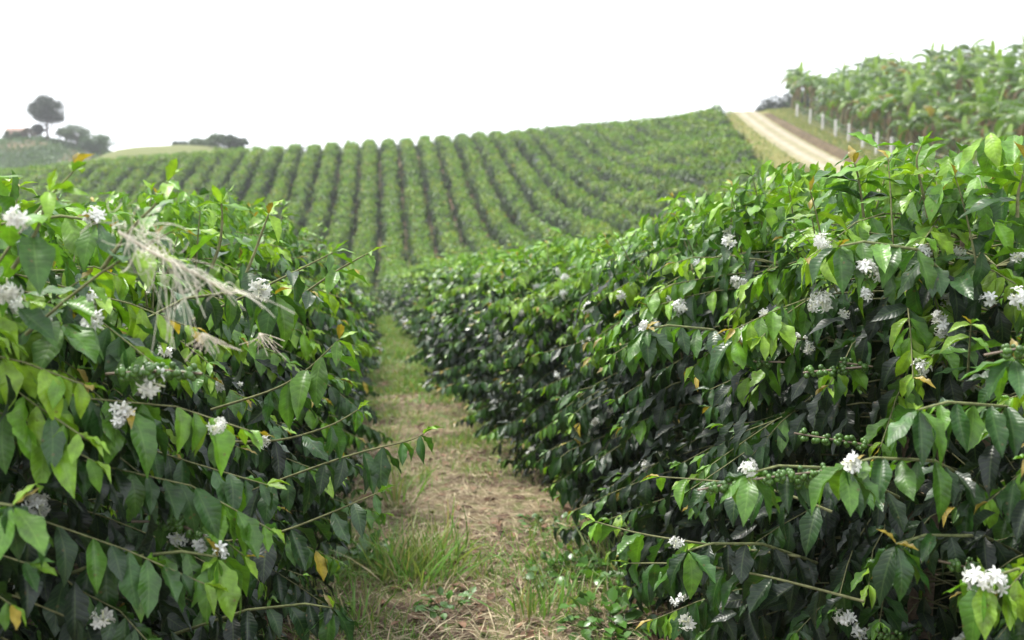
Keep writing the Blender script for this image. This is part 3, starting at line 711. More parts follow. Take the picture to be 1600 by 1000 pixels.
# ------------------------------------------------------------------ rows of coffee on the slope
def hedge_row(k, y0, y1, label, group):
    xm = float(row_x(k, (y0 + y1) / 2)); root = empty('coffee_row', (xm, (y0 + y1) / 2, h1(xm, (y0 + y1) / 2)))
    tag(root, label, 'coffee row', group); o0 = np.array(root.location)
    lf = Acc(); core = Acc(); bl = Acc()
    seed = int(k * 2 + 200)
    # solid dark hull added inside the row to block light leaks
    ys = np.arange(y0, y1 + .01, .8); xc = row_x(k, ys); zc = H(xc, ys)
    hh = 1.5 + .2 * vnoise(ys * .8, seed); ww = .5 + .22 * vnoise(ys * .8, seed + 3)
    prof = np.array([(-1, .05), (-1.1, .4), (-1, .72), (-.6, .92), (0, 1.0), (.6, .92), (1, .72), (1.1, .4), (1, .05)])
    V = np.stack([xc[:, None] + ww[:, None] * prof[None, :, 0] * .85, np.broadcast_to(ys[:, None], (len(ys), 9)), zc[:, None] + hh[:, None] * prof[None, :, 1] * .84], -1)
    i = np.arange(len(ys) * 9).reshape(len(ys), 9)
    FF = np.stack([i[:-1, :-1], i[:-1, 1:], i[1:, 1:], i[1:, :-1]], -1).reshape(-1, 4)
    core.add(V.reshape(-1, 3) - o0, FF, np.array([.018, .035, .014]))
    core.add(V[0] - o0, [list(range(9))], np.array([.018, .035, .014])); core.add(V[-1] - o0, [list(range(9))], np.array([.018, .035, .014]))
    for a0, a1, ls, dens, temps in ((0, 26, .15, 900, MID), (26, 62, .19, 620, FAR), (62, 400, .24, 400, FAR)):
        s, e = max(y0, a0), min(y1, a1)
        if e <= s: continue
        n = int((e - s) * dens)
        yy = rng.uniform(s, e, n); xx = row_x(k, yy); zz = H(xx, yy)
        bi = np.floor(yy / 1.6 + seed * .37); bf = (yy / 1.6 + seed * .37) - bi; bh = np.abs(np.sin(bi * 78.233 + seed * 12.9) * 43758.5) % 1; bh2 = np.abs(np.sin(bi * 39.4 + seed * 7.9) * 24634.6) % 1
        dome = (1 - .42 * (2 * np.abs(bf - .5)) ** 2.5) * (.86 + .22 * bh) * np.where(bh2 < .025, .6, 1)                                   # one swell per bush
        gapn = np.clip(np.abs(((yy / 1.25 + seed * .37) % 1) - .5) * 2, 0, 1) ** 3
        hh = (2.0 + .2 * vnoise(yy * .3, seed)) * dome; ww = (.93 + .10 * vnoise(yy * .5, seed + 3)) * dome * (.9 + .2 * bh2)
        th = rng.uniform(-.12, 1.12, n) * np.pi                         # around the section
        rr = rng.uniform(.82, 1.06, n)
        cx, sz = np.cos(th), np.maximum(np.sin(th), -.3)
        sh = np.sign(cx) * np.abs(cx) ** .75
        cl = vnoise2(th * 2.2 + 7 * k, yy * 1.5, 33); rr = rr * (.80 + .34 * cl); px = xx + ww * sh * rr; pz = zz + .18 + (hh - .2) * np.where(sz > 0, sz ** .8, 0) * rr + rng.uniform(0, .25, n) * (sz <= 0)
        outn = nrmz(np.stack([cx, rng.normal(0, .35, n), sz + .25], -1))
        d = np.stack([cx * .6, rng.normal(0, .8, n), -.55 + rng.normal(0, .45, n)], -1)
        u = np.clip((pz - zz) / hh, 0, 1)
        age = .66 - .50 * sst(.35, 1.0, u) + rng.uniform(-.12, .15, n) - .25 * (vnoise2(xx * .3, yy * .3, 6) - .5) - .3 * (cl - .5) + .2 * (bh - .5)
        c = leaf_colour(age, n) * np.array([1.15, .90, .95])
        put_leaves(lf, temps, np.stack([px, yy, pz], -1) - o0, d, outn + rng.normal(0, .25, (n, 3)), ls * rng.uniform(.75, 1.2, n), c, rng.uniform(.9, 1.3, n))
        # shoots on top: loose upright leaves breaking the outline
        m = int((e - s) * (14 if a0 < 60 else 8))
        yy = rng.uniform(s, e, m); xx = row_x(k, yy) + rng.normal(0, .35, m); zz = H(xx, yy) + 1.72 + .38 * vnoise(yy * .8, seed) + rng.uniform(-.1, .12, m)
        for q in range(3):
            put_leaves(lf, temps, np.stack([xx, yy, zz], -1) - o0 + rng.normal(0, .03, (m, 3)), rng.normal(0, .6, (m, 3)) + np.array([0, 0, .6]), rng.normal(0, 1, (m, 3)) + np.array([0, 0, .8]), ls * .9, leaf_colour(np.full(m, .12), m), 1.0)
        m = int((e - s) * (5 if a0 < 60 else 3.2)); yy = rng.uniform(s, e, m); t = rng.uniform(.05, .95, m) * np.pi
        xx = row_x(k, yy) + .9 * np.cos(t); zz = H(xx, yy) + .25 + 1.6 * np.sin(t) ** .8
        nf = 3
        pp = np.repeat(np.stack([xx, yy, zz], -1) - o0, nf, 0) + rng.normal(0, .05, (m * nf, 3))
        put_leaves(bl, FAR, pp, rng.normal(0, 1, (m * nf, 3)), rng.normal(0, 1, (m * nf, 3)), rng.uniform(.05, .10, m * nf), np.tile([.8, .8, .76], (m * nf, 1)), 1.1)
    core.obj('inner_dark_hull', M_FOL, root)
    f = lf.obj('foliage', M_FOL, root); f['kind'] = 'stuff'
    b = bl.obj('blossoms', M_PETAL, root, False); b['kind'] = 'stuff'

rng = np.random.default_rng(24)
YC = 127.0
nr = 0; nl = 0
for j in range(0, 24):
    k = .5 + j
    y0 = 59.5 if j == 0 else max(7.0, (.4 + 3.1 * k) * .73 / .56)
    ys = np.arange(y0, YC, .5); ok = row_x(k, ys) < road_x(ys) - 3.55
    if not ok.any(): continue
    y0r = max(y0, float(ys[ok][0])); y1r = float(ys[ok][-1])
    if y1r - y0r < 3: continue
    nr += 1
    lab = '%s coffee row right of the straight earth path up the hill' % ordinal(j + 1)
    if j == 0: lab = 'coffee row bordering the straight earth path on its right, on the far hillside'
    hedge_row(k, y0r, y1r, lab, 'coffee rows running up the hillside')
for j in range(0, 32):
    k = -.5 - j
    xk = (.4 + 3.1 * k)
    y0 = 59.5 if j == 0 else max(8.0, -xk * .73 / .45)
    if y0 > YC - 4: continue
    lab = '%s coffee row left of the straight earth path up the hill' % ordinal(j + 1)
    if j == 0: lab = 'coffee row bordering the straight earth path on its left, on the far hillside'
    hedge_row(k, y0, YC + min(6, j * .4), lab, 'coffee rows running up the hillside')

# ------------------------------------------------------------------ path: litter, grass, weeds
rng = np.random.default_rng(25)
def path_pts(n, ymin, ymax, wd):
    y = ymin + (ymax - ymin) * rng.random(n) ** 1.7; x = row_x(0, y) + rng.normal(0, wd, n)
    x = np.clip(x, row_x(-.5, y) - .3, row_x(.5, y) + .3)
    return x, y
a = Acc(); n = 45000
x, y = path_pts(n, 2.2, 26, .72); z = H(x, y) + .012 + rng.random(n) * .03
d = np.stack([rng.normal(0, 1, n), rng.normal(0, 1, n), rng.normal(0, .12, n)], -1)
cc = np.array([.42, .35, .22]) * rng.uniform(.35, 1.25, (n, 1)); cc = np.where(rng.random((n, 1)) < .22, np.array([.14, .09, .06]) * rng.uniform(.6, 1.4, (n, 1)), cc)
put_leaves(a, [(FAR[0][0] * np.array([1, .055, .5]), FAR[0][1], FAR[0][2])], np.stack([x, y, z], -1), d, np.tile([0, 0, 1.0], (n, 1)) + rng.normal(0, .2, (n, 3)), rng.uniform(.05, .24, n), cc, rng.uniform(.5, 1.2, n))
n = 3000; x, y = path_pts(n, 2.2, 24, 1.1); z = H(x, y) + .02 + rng.random(n) * .02
put_leaves(a, MID, np.stack([x, y, z], -1), rng.normal(0, 1, (n, 3)) * np.array([1, 1, .1]), np.tile([0, 0, 1.0], (n, 1)) + rng.normal(0, .3, (n, 3)), rng.uniform(.05, .12, n), np.array([.13, .075, .045]) * rng.uniform(.5, 1.8, (n, 1)), .9)
o = a.obj('straw_litter', M_STRAW); tag(o, 'dry cut straw and fallen brown leaves lying along the path', 'straw litter', kind='stuff')

BLADE = [leaf_template([0, .35, .7, 1], [-1, 0, 1], ar, .5, 0, 1, s, .03) for ar, s in ((.3, .3), (.9, -.3), (1.4, .2))]
def grass_cols(n):
    c = np.array([.15, .29, .06]) * rng.uniform(.6, 1.4, (n, 1)); c = np.where(rng.random((n, 1)) < .35, np.array([.24, .30, .09]) * rng.uniform(.8, 1.2, (n, 1)), c)
    return np.where(rng.random((n, 1)) < .15, np.array([.36, .31, .17]), c)
a = Acc(); n = 125000
x, y = path_pts(n, 2.0, 62, .95)
pm = vnoise2(x * 1.7, y * 1.3, 12) + .4 * np.abs(x - row_x(0, y)) + .018 * y; keep = pm > rng.uniform(.45, .92, n)
x, y = x[keep], y[keep]; n = len(x); z = H(x, y) - .005
sc_ = (.035 + .09 * vnoise2(x * 2.2, y * 2.2, 21) ** 1.5) * rng.uniform(.6, 1.5, n) * np.where(y > 12, 1.4, 1)
d = np.stack([rng.normal(0, .45, n), rng.normal(0, .45, n), np.ones(n)], -1)
put_leaves(a, BLADE, np.stack([x, y, z], -1), d, rng.normal(0, 1, (n, 3)), sc_, grass_cols(n), np.where(y > 12, 2.2, 1.25) * rng.uniform(.7, 1.2, n))
o = a.obj('grass', M_GRASS); tag(o, 'short patchy green grass growing along the path', 'grass', kind='stuff')

def tuft(x, y, n, hgt, spread, label, broad=1.0, dark=1.0, name='grass_tuft'):
    root_z = h1(x, y); o = Acc(); p = np.stack([rng.normal(0, spread * .35, n), rng.normal(0, spread * .35, n), np.full(n, -.01)], -1)
    d = np.stack([p[:, 0] * 1.6 / spread + rng.normal(0, .25, n), p[:, 1] * 1.6 / spread + rng.normal(0, .25, n), np.full(n, 2.0)], -1)
    put_leaves(o, [leaf_template([0, .2, .45, .7, .88, 1], [-1, 0, 1], ar, .5, 0, 1, s, .017) for ar, s in ((.2, .3), (.8, -.3), (1.3, .2))], p, d, rng.normal(0, 1, (n, 3)), hgt * .78 * rng.uniform(.4, 1.15, n), grass_cols(n) * dark, broad * rng.uniform(.7, 1.3, n))
    ob = o.obj(name, M_GRASS); ob.location = (x, y, root_z); tag(ob, label, 'grass tuft', 'grass tufts along the path')
def gpt(px, py):
    """where the sight line of a photo pixel meets the ground"""
    lo, hi_ = 1.5, 60.0
    for _ in range(40):
        m = (lo + hi_) / 2; p = at(px, py, m)
        if p.z > h1(p.x, p.y): lo = m
        else: hi_ = m
    p = at(px, py, lo); return p.x, p.y
for px, py, n, hh, sp, lab, br in (
        (655, 900, 210, .38, .30, 'tall bright grass tuft at the left edge of the path', 1.0),
        (610, 905, 80, .38, .2, 'grass tuft under the left hedge beside the tallest tuft', 1.0),
        (700, 870, 60, .36, .2, 'thin grass tuft standing right of the tallest tuft', .9),
        (835, 965, 90, .28, .2, 'bright green tuft in the middle of the path foreground', 1.6),
        (905, 950, 70, .22, .22, 'low grass tuft right of the path middle, near the camera', 1.3),
        (960, 890, 80, .30, .22, 'grass tuft beneath the low branch of the right hedge', 1.0),
        (560, 985, 90, .30, .25, 'pale grass tuft at the lower left corner of the path', 1.2),
        (990, 800, 70, .35, .25, 'upright grass tuft at the foot of the right hedge', 1.0),
        (930, 790, 50, .3, .22, 'grass tuft where the right hedge meets the path', 1.0),
        (620, 790, 40, .42, .15, 'slender grass tuft below the overhanging left branch', 1.0),
        (740, 660, 60, .28, .25, 'small tuft beside the right hedge farther down the path', 1.2),
        (610, 690, 60, .28, .25, 'small tuft beside the left hedge farther down the path', 1.2)):
    x, y = gpt(px, py); tuft(x, y, n, hh, sp, lab, br)
# broad-leaved weeds
def weed(px, py, n, r, label, ls=.06):
    x, y = gpt(px, py); a = Acc(); az = rng.uniform(0, 6.28, n); rr = r * np.sqrt(rng.random(n))
    pos = np.stack([np.cos(az) * rr, np.sin(az) * rr, rng.uniform(.01, .09, n)], -1)
    put_leaves(a, MID, pos, np.stack([np.cos(az), np.sin(az), rng.normal(.2, .3, n)], -1) + rng.normal(0, .5, (n, 3)), np.tile([0, 0, 1.0], (n, 1)) + rng.normal(0, .3, (n, 3)), ls * rng.uniform(.6, 1.3, n), np.array([.06, .14, .025]) * rng.uniform(.7, 1.6, (n, 1)), 1.7)
    for i in range(0, n): tube(a, [pos[i] * np.array([.1, .1, -.2]), pos[i]], .0015, (.07, .12, .03), 3, False)
    o = a.obj('weed', M_LEAFM); o.location = (x, y, h1(x, y)); tag(o, label, 'weed', 'weeds along the path')
weed(890, 905, 130, .22, 'leafy weed patch on the right half of the path'); weed(950, 985, 120, .22, 'leafy weed patch at the right edge of the path, nearest the camera')
weed(700, 960, 60, .16, 'sparse leafy weed left of the path middle', .045); weed(560, 880, 60, .14, 'broad leaved weed under the left hedge', .10)
weed(860, 830, 60, .2, 'low weed in the bend of the path below the right hedge', .05); weed(1010, 930, 90, .2, 'leafy weed under the low right branch')

# ------------------------------------------------------------------ fence
rng = np.random.default_rng(26)
froot = empty('wire_fence', (float(fence_x(72)), 72, h1(float(fence_x(72)), 72)))
tag(froot, 'wire fence of whitewashed posts beside the dirt road', 'fence'); o0 = np.array(froot.location)
fy = [33.5, 38, 42.2, 46.2, 50.6, 55, 59.4, 63.8, 68.2, 72.8, 78.0, 83.6, 90.0, 97.2, 106.0]
tops = []
for q in fy:
    x = float(fence_x(q)); z = h1(x, q); a = Acc(); hgt = 1.62 + rng.uniform(-.05, .08); lean = rng.normal(0, .02, 2)
    s = .085
    pr = []
    for zz, ss in ((-.2, s), (.5, s * .97), (hgt - .04, s * .9), (hgt, s * .7)):
        pr.append([(-ss + lean[0] * zz, -ss + lean[1] * zz, zz), (ss + lean[0] * zz, -ss + lean[1] * zz, zz), (ss + lean[0] * zz, ss + lean[1] * zz, zz), (-ss + lean[0] * zz, ss + lean[1] * zz, zz)])
    V = np.array(pr).reshape(-1, 3); FF = [(i * 4 + j, i * 4 + (j + 1) % 4, i * 4 + 4 + (j + 1) % 4, i * 4 + 4 + j) for i in range(3) for j in range(4)] + [(12, 13, 14, 15)]
    a.add(V, FF, np.array([.66, .64, .62])); p = a.obj('post', M_POST, froot, False); p.location = np.array([x, q, z]) - o0
    tops.append((x, q, z))
tops = np.array(tops)
for hz in (.35, .7, 1.05, 1.4):
    a = Acc(); tube(a, tops + np.array([-.1, 0, hz]) - o0, .010, np.array([.3, .3, .3]), 4); a.obj('wire', M_WIRE, froot)

# ------------------------------------------------------------------ banana plants
def banana(hs, nl_, seed):
    r = np.random.default_rng(seed); st = Acc(); lf = Acc(); dd = Acc(); suck = Acc()
    lean = r.normal(0, .12, 2)
    ts = np.linspace(0, 1, 7)[:, None]
    P = np.hstack([lean[0] * ts ** 2, lean[1] * ts ** 2, ts * hs - .1 * (1 - ts)])
    tube(st, P, np.linspace(.15, .07, 7), np.array([.20, .17, .085]), 8)
    top = P[-1]
    def blade(acc, base, az, elev, L, W, bend, c, tears=True):
        n = 12; pts = [np.array(base)]; e = elev; step = L / n
        for i in range(n):
            pts.append(pts[-1] + step * np.array([math.cos(az) * math.cos(e), math.sin(az) * math.cos(e), math.sin(e)])); e -= bend / n * (1 + i / n)
        pts = np.array(pts); sd_ = np.array([-math.sin(az), math.cos(az), 0.0])
        tube(acc, pts[:], np.linspace(.022, .006, n + 1), c * np.array([1.4, 1.3, 1.2]), 4, False)
        k0 = 2
        for i in range(k0, n):
            t0, t1 = (i - k0) / (n - k0), (i + 1 - k0) / (n - k0)
            w0 = W * math.sin(math.pi * (.06 + .9 * t0)) ** .6; w1 = W * math.sin(math.pi * min(.985, .06 + .9 * t1)) ** .6
            for sg in (-1, 1):
                dr = r.uniform(.1, .55) if tears else -.5
                up = np.array([0, 0, 1.0])
                a_, b_ = pts[i], pts[i + 1]; g_ = (b_ - a_) * (r.uniform(0, .12) if tears else 0)
                m0 = a_ + sg * sd_ * w0 * .5 + up * w0 * .10; m1 = b_ - g_ + sg * sd_ * w1 * .5 + up * w1 * .10
                e0 = a_ + g_ + sg * sd_ * w0 * (1 - .35 * dr) - up * w0 * dr; e1 = b_ - g_ * 1.5 + sg * sd_ * w1 * (1 - .35 * dr) - up * w1 * dr
                acc.add([a_, b_, m1, m0, e1, e0], [(0, 1, 2, 3), (3, 2, 4, 5)] if sg > 0 else [(1, 0, 3, 2), (2, 3, 5, 4)], c * r.uniform(.85, 1.15))
    for i in range(nl_):
        az = i * 2.4 + r.uniform(-.3, .3); u = i / nl_
        c = np.array([.065, .13, .016]) * r.uniform(.7, 1.25) if r.random() > .3 else (np.array([.13, .21, .025]) if r.random() > .25 else np.array([.22, .17, .06]))
        blade(lf, top + np.array([0, 0, -.08 * u]), az, 1.25 - .75 * u + r.uniform(-.1, .1), r.uniform(1.7, 2.4), r.uniform(.26, .36), 1.3 + .7 * u, c)
    blade(lf, top, r.uniform(0, 6), 1.45, 1.6, .16, .15, np.array([.22, .34, .07]), False)
    for i in range(5):
        az = r.uniform(0, 6.28); blade(dd, top + np.array([0, 0, -.15]), az, .1, r.uniform(1.0, 1.6), .12, 1.9, np.array([.20, .13, .07]) * r.uniform(.6, 1.4))
    for i in range(6):
        b = np.array([r.normal(0, .3), r.normal(0, .3), 0]); blade(suck, b, r.uniform(0, 6.28), 1.3, r.uniform(.9, 1.7), .16, .8, np.array([.12, .23, .05]) * r.uniform(.7, 1.3))
    return st.mesh('pseudostem', M_BARK), lf.mesh('leaf_crown', M_BAN), dd.mesh('dead_leaves', M_BAN), suck.mesh('suckers', M_BAN)
BV = [banana(h_, n_, s_) for h_, n_, s_ in ((2.5, 9, 1), (2.9, 10, 2), (2.2, 8, 3), (3.1, 9, 4), (2.6, 11, 5), (1.7, 8, 6))]
rng = np.random.default_rng(27)
LN = 'first second third fourth fifth sixth seventh eighth ninth tenth eleventh'.split()
for li in range(11):
    off = 1.9 + li * 2.4; q = 121.0 - li * 1.5; cnt = 0
    while q > 34:
        x = float(fence_x(q)) + off + rng.uniform(-.5, .5); yy = q + rng.uniform(-.5, .5)
        if x / yy < .76 and not (li < 1 and rng.random() < .12):
            cnt += 1
            root = empty('banana_plant', (x, yy, h1(x, yy)), rng.uniform(0, 6.28)); s = float(rng.uniform(.78, 1.35)); root.scale = (s, s, s)
            V = BV[int(rng.integers(len(BV)))]
            child('pseudostem', V[0], root); child('leaves', V[1], root); child('dead_leaves', V[2], root)
            if rng.random() < .75: child('sucker_shoots', V[3], root)
            tag(root, 'banana plant in the %s line behind the fence, %s counting down from the road crest' % (LN[li], ordinal(cnt)), 'banana plant', 'banana plants behind the wire fence')
        q -= rng.uniform(2.2, 3.0) * (1 + .1 * li)

# low scrub at the foot of the bananas
a = Acc(); n = 16000; yy = rng.uniform(34, 112, n); xx = fence_x(yy) + 1.2 + np.abs(rng.normal(0, 5, n)); zz = H(xx, yy) + rng.random(n) ** 2 * .9 * vnoise2(xx * .6, yy * .6, 31) * 1.4
put_leaves(a, FAR, np.stack([xx, yy, zz], -1), rng.normal(0, 1, (n, 3)) + np.array([0, 0, .8]), rng.normal(0, 1, (n, 3)), rng.uniform(.15, .4, n), np.where(rng.random((n, 1)) < .3, np.array([.17, .12, .06]), np.array([.07, .14, .035])) * rng.uniform(.6, 1.4, (n, 1)))
o = a.obj('undergrowth', M_FOL); tag(o, 'low green and brown undergrowth below the banana plants', 'undergrowth', kind='stuff')
a = Acc(); n = 26000; yy = rng.uniform(30, 125, n); xx = road_x(yy) + np.where(rng.random(n) < .8, rng.uniform(2.9, 6.5, n), rng.uniform(-3.6, -1.9, n)); zz = H(xx, yy)
put_leaves(a, BLADE, np.stack([xx, yy, zz], -1), rng.normal(0, .4, (n, 3)) + np.array([0, 0, 1.0]), rng.normal(0, 1, (n, 3)), rng.uniform(.12, .32, n), np.where(rng.random((n, 1)) < .45, np.array([.34, .30, .14]), np.array([.13, .19, .05])) * rng.uniform(.7, 1.3, (n, 1)), 3.5)
o = a.obj('roadside_grass', M_GRASS); tag(o, 'dry roadside grass on the verge below the fence', 'grass', kind='stuff')

# ------------------------------------------------------------------ far trees
def tree(name, x, y, hgt, crown_r, trunk_h, label, group, colr, nclump=26, flat=.8, lean=0, seed=1, leafs=.38, gap=.0):
    r = np.random.default_rng(seed); z = h1(x, y); root = empty(name, (x, y, z)); tag(root, label, 'tree' if trunk_h > .5 else 'shrub', group)
    tr = Acc(); fo = Acc()
    cz = trunk_h + (hgt - trunk_h) * .5; rz = (hgt - trunk_h) * .5
    tube(tr, [(0, 0, -.3), (.1, 0, trunk_h * .5), (lean * .5, 0, trunk_h), (lean, 0, cz)], [hgt * .035, hgt * .028, hgt * .024, hgt * .012], np.array([.09, .07, .055]), 7)
    for i in range(nclump):
        d = nrmz(r.normal(0, 1, 3)); rad = r.uniform(.55, 1.0)
        c = np.array([d[0] * crown_r * rad + lean, d[1] * crown_r * rad, cz + d[2] * rz * rad * .85])
        tube(tr, [(lean * .6, 0, trunk_h + (cz - trunk_h) * r.uniform(0, .6)), ((lean + c[0]) / 2, c[1] / 2, (c[2] + cz) / 2 - .2), c], [hgt * .012, hgt * .008, hgt * .003], np.array([.09, .07, .055]), 4)
        n = int(r.integers(90, 170)); cr = crown_r * r.uniform(.26, .44)
        p = c + nrmz(r.normal(0, 1, (n, 3))) * (cr * r.uniform(.3, 1, (n, 1)) ** .5) * np.array([1, 1, flat])
        put_leaves(fo, FAR, p, r.normal(0, 1, (n, 3)), r.normal(0, 1, (n, 3)) + np.array([0, 0, .8]), leafs * r.uniform(.6, 1.3, n), np.array(colr) * r.uniform(.6, 1.5, (n, 1)), 1.3)
    tr.obj('trunk', M_BARK, root); fo.obj('crown', M_FOL, root); return root

rng = np.random.default_rng(28)
def tpt(px, Y): p = at(px, 200, Y); return p.x, p.y
G = 'trees on the far ridge'
x, y = tpt(73, 250); tree('broadleaf_tree', x, y, 10.6, 4.1, 2.9, 'tall dark round-crowned tree alone on the distant ridge', G, (.012, .026, .012), 60, .8, .2, 12, .45)
x, y = tpt(58, 252); tree('broadleaf_tree', x, y, 3.8, 1.4, .9, 'small dark tree under the left side of the tall round tree', G, (.022, .036, .024), 26, .8, 0, 4, .42)
x, y = tpt(118, 246); tree('spreading_tree', x, y, 5.2, 3.8, .9, 'low green spreading tree right of the tall round tree', G, (.05, .09, .04), 34, .6, 0, 5)
x, y = tpt(150, 244); tree('spreading_tree', x, y, 4.4, 4.0, .6, 'lower green spreading tree at the right end of the ridge', G, (.05, .10, .04), 34, .6, 0, 6)
x, y = tpt(20, 246); tree('shrub', x, y, 2.0, 2.2, .2, 'low shrub on the ridge at the left edge of the view', G, (.05, .08, .04), 9, .6, 0, 7)
x, y = tpt(42, 246); tree('shrub', x, y, 2.4, 1.6, .2, 'low shrub beside the reddish bare earth under the tall tree', G, (.07, .06, .04), 9, .6, 0, 17)
G2 = 'trees on the pale field behind the hill'
for i, (px, Y, hh, cr, th, col_, lab) in enumerate((
        (222, 214, 3.0, 2.4, .7, (.035, .06, .03), 'leftmost small flat-topped tree on the pale distant field'),
        (262, 216, 3.0, 1.9, .5, (.05, .07, .05), 'small bush between the two dark trees on the pale field'),
        (284, 214, 4.6, 2.7, .9, (.025, .05, .025), 'tallest dark tree on the pale distant field'),
        (318, 210, 2.8, 3.2, .2, (.06, .10, .05), 'green shrub right of the tallest tree on the pale field'),
        (342, 205, 2.4, 2.6, .2, (.06, .10, .05), 'second green shrub right of the tallest tree on the pale field'),
        (358, 200, 3.4, 1.5, .5, (.03, .055, .028), 'small dark tree where the pale field meets the hill'),
        (374, 200, 3.2, 1.4, .6, (.03, .055, .028), 'rightmost small dark tree by the hill skyline'))):
    x, y = tpt(px, Y); tree('small_tree', x, y, hh, cr, th, lab, G2, col_, 22, .7, 0, 20 + i, .34)
G3 = 'trees beyond the road crest'
for i, (px, Y, hh, cr, lab) in enumerate(((1208, 150, 150, 2.6, 'lowest dark bluish tree at the top of the dirt road'), (1226, 152, 130, 3.6, 'taller dark bluish tree behind the last fence posts'), (1258, 150, 124, 2.8, 'dark tree meeting the banana plants above the fence'))):
    x, y = tpt(px, Y); hh = at(px, hh, Y).z - h1(x, y); tree('broadleaf_tree', x, y, hh, cr, .6, lab, G3, (.022, .036, .028), 34, .8, 0, 40 + i, .36)

# cover of the far ridge
a = Acc(); n = 15000; p0 = at(-60, 220, 250); xx = rng.uniform(p0.x, at(230, 230, 240).x, n); yy = rng.uniform(205, 254, n); zz = H(xx, yy) + rng.random(n) * .35
put_leaves(a, FAR, np.stack([xx, yy, zz], -1), rng.normal(0, 1, (n, 3)), rng.normal(0, .6, (n, 3)) + np.array([0, 0, 1]), rng.uniform(.4, .9, n), np.array([.06, .115, .04]) * rng.uniform(.7, 1.3, (n, 1)), 1.3)
o = a.obj('ridge_foliage', M_FOL); tag(o, 'dark green crops covering the slope of the distant ridge', 'crops', kind='stuff')
x, y = tpt(27, 249); root = empty('small_house', (x, y, h1(x, y) + .2)); tag(root, 'small pale pinkish house on the distant ridge left of the tall tree', 'house')
def boxm(acc, x0, x1, y0, y1, z0, z1, c): acc.add([(a_, b_, c_) for a_ in (x0, x1) for b_ in (y0, y1) for c_ in (z0, z1)], [(0, 1, 3, 2), (4, 6, 7, 5), (0, 4, 5, 1), (2, 3, 7, 6), (0, 2, 6, 4), (1, 5, 7, 3)], np.array(c, float))
a = Acc(); boxm(a, -2, 2, -1.6, 1.6, -.8, 1.7, (.52, .38, .31)); a.obj('wall', M_POST, root, False)
a = Acc(); a.add([(-2.3, -1.9, 1.68), (2.3, -1.9, 1.68), (2.3, 1.9, 1.68), (-2.3, 1.9, 1.68), (-2.3, 0, 2.5), (2.3, 0, 2.5)], [(0, 1, 5, 4), (2, 3, 4, 5)], np.array([.30, .20, .16])); a.add([(-2.3, -1.9, 1.68), (-2.3, 1.9, 1.68), (-2.3, 0, 2.5), (2.3, -1.9, 1.68), (2.3, 1.9, 1.68), (2.3, 0, 2.5)], [(0, 2, 1), (3, 4, 5)], np.array([.30, .20, .16])); a.obj('roof', M_POST, root, False)
a = Acc(); boxm(a, -.5, .4, -1.66, -1.6, -.6, 1.2, (.16, .11, .09)); a.obj('door', M_BARK, root, False)

rng = np.random.default_rng(29)
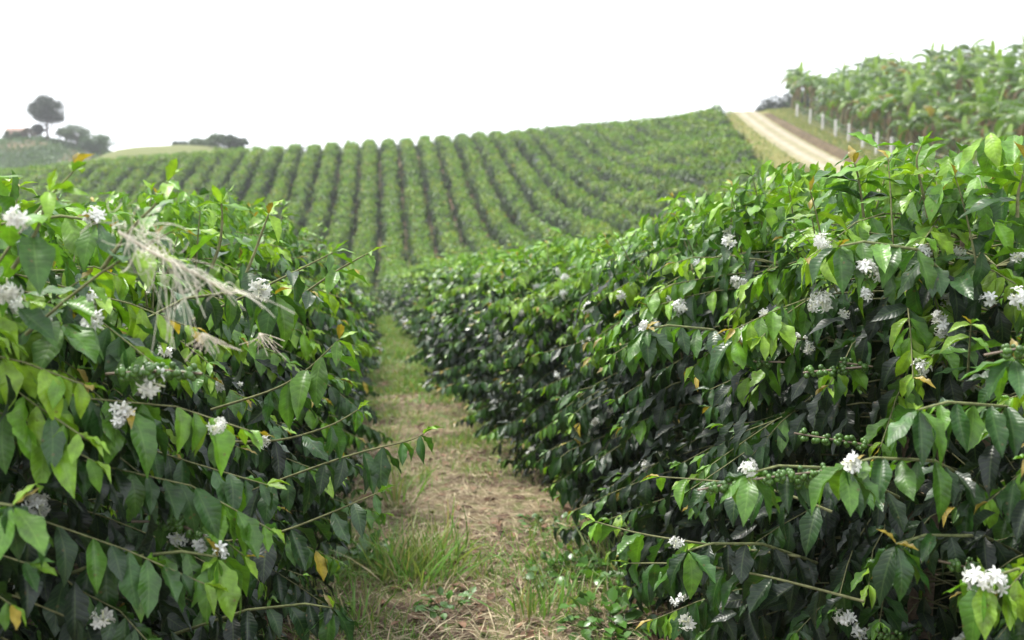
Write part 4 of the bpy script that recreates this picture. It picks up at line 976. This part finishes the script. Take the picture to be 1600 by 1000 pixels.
# ------------------------------------------------------------------ blossoms and berries at the sides of the near bushes
bpy.context.view_layer.update()
dg = bpy.context.evaluated_depsgraph_get()
fol = {ch.name for lst in near_bushes.values() for _, rt in lst for ch in rt.children_recursive}
def surface(px, py):
    d = (at(px, py, 5) - CAM).normalized(); ok, loc, nn, ix, ob, mt = scene.ray_cast(dg, CAM, d, distance=14)
    if not ok or ob.name not in fol: return None
    while ob.parent is not None: ob = ob.parent
    return loc - d * .025, bpy.data.objects[ob.name]
spots = [(143, 468, 1.1), (148, 503, 1.2), (405, 452, 1.2), (343, 603, 1.1), (235, 597, 1.2), (258, 550, .9), (28, 342, 1.1), (278, 840, .9), (312, 850, 1), (160, 968, 1), (40, 780, 1.1), (60, 790, .9), (415, 690, .9), (22, 478, 1), (10, 455, 1), (215, 614, 1), (452, 985, .9), (185, 655, .8), (340, 665, .7),
    (1138, 362, 1.1), (1138, 378, 1.1), (1368, 425, 1.2), (1352, 418, 1.1), (1352, 460, .9), (1278, 455, 1.2), (1285, 470, 1.1), (1270, 478, 1), (1245, 533, 1.1), (1265, 545, .9), (1482, 468, .9), (1545, 467, .9), (1048, 470, 1), (1062, 480, 1.1), (920, 482, 1), (1330, 722, 1), (1522, 905, 1.1), (1075, 972, 1.2), (1340, 985, 1.4), (955, 642, 1), (930, 660, 1.1), (870, 425, 1.2), (882, 432, 1), (715, 425, 1), (1595, 465, 1.2), (1440, 575, .9), (1195, 490, 1), (1090, 412, .9), (1160, 445, 1), (970, 462, .9), (1450, 400, 1), (1440, 392, 1), (880, 458, .9), (815, 488, .9), (838, 448, .9), (1500, 395, .9), (1320, 490, .9), (1150, 440, .8), (735, 548, .8), (745, 430, .8), (1590, 400, 1), (1320, 965, 1)]
for px, py, sc_b in spots:
    h_ = surface(px, py)
    if h_ is None: continue
    loc, rt = h_; dist = (loc - CAM).length; s_ = sc_b * .68 * (1 + .08 * max(0, dist - 3))
    o = child('blossom', BLOSSOMS[int(rng.integers(3))], rt, (0, 0, 0), rng.uniform(0, 6, 3), s_ / rt.scale[1]); o.location = rt.matrix_world.inverted() @ loc
for px, py in ((1340, 570), (1300, 578), (1365, 585), (1235, 742), (1262, 750), (1530, 880), (1560, 885), (1500, 884), (250, 578), (205, 582), (262, 815), (285, 822), (1395, 990), (1430, 985), (1120, 760), (1310, 688), (1185, 565), (1590, 545)):
    h_ = surface(px, py)
    if h_ is None: continue
    loc, rt = h_
    o = child('berry_cluster', BERRIES[int(rng.integers(3))], rt, (0, 0, 0), (rng.uniform(-.3, .3), rng.uniform(-.3, .3), rng.uniform(-.6, .6)), 1.15); o.location = rt.matrix_world.inverted() @ loc

# ------------------------------------------------------------------ the humid air
hz = bpy.data.meshes.new('haze'); bx = (-260, 260, -30, 420, -24, 60)
hz.from_pydata([(bx[i], bx[2 + j], bx[4 + k]) for i in (0, 1) for j in (0, 1) for k in (0, 1)], [], [(0, 1, 3, 2), (4, 6, 7, 5), (0, 4, 5, 1), (2, 3, 7, 6), (0, 2, 6, 4), (1, 5, 7, 3)])
hm, t, N, L = new_mat('haze'); o = N.new('ShaderNodeOutputMaterial'); pv = N.new('ShaderNodeVolumePrincipled')
pv.inputs['Density'].default_value = .0005; pv.inputs['Color'].default_value = (.97, .98, 1, 1); L.new(pv.outputs[0], o.inputs['Volume'])
hz.materials.append(hm); ho = bpy.data.objects.new('haze', hz); C.objects.link(ho); tag(ho, 'thin humid haze over the whole plantation', 'haze', kind='stuff')
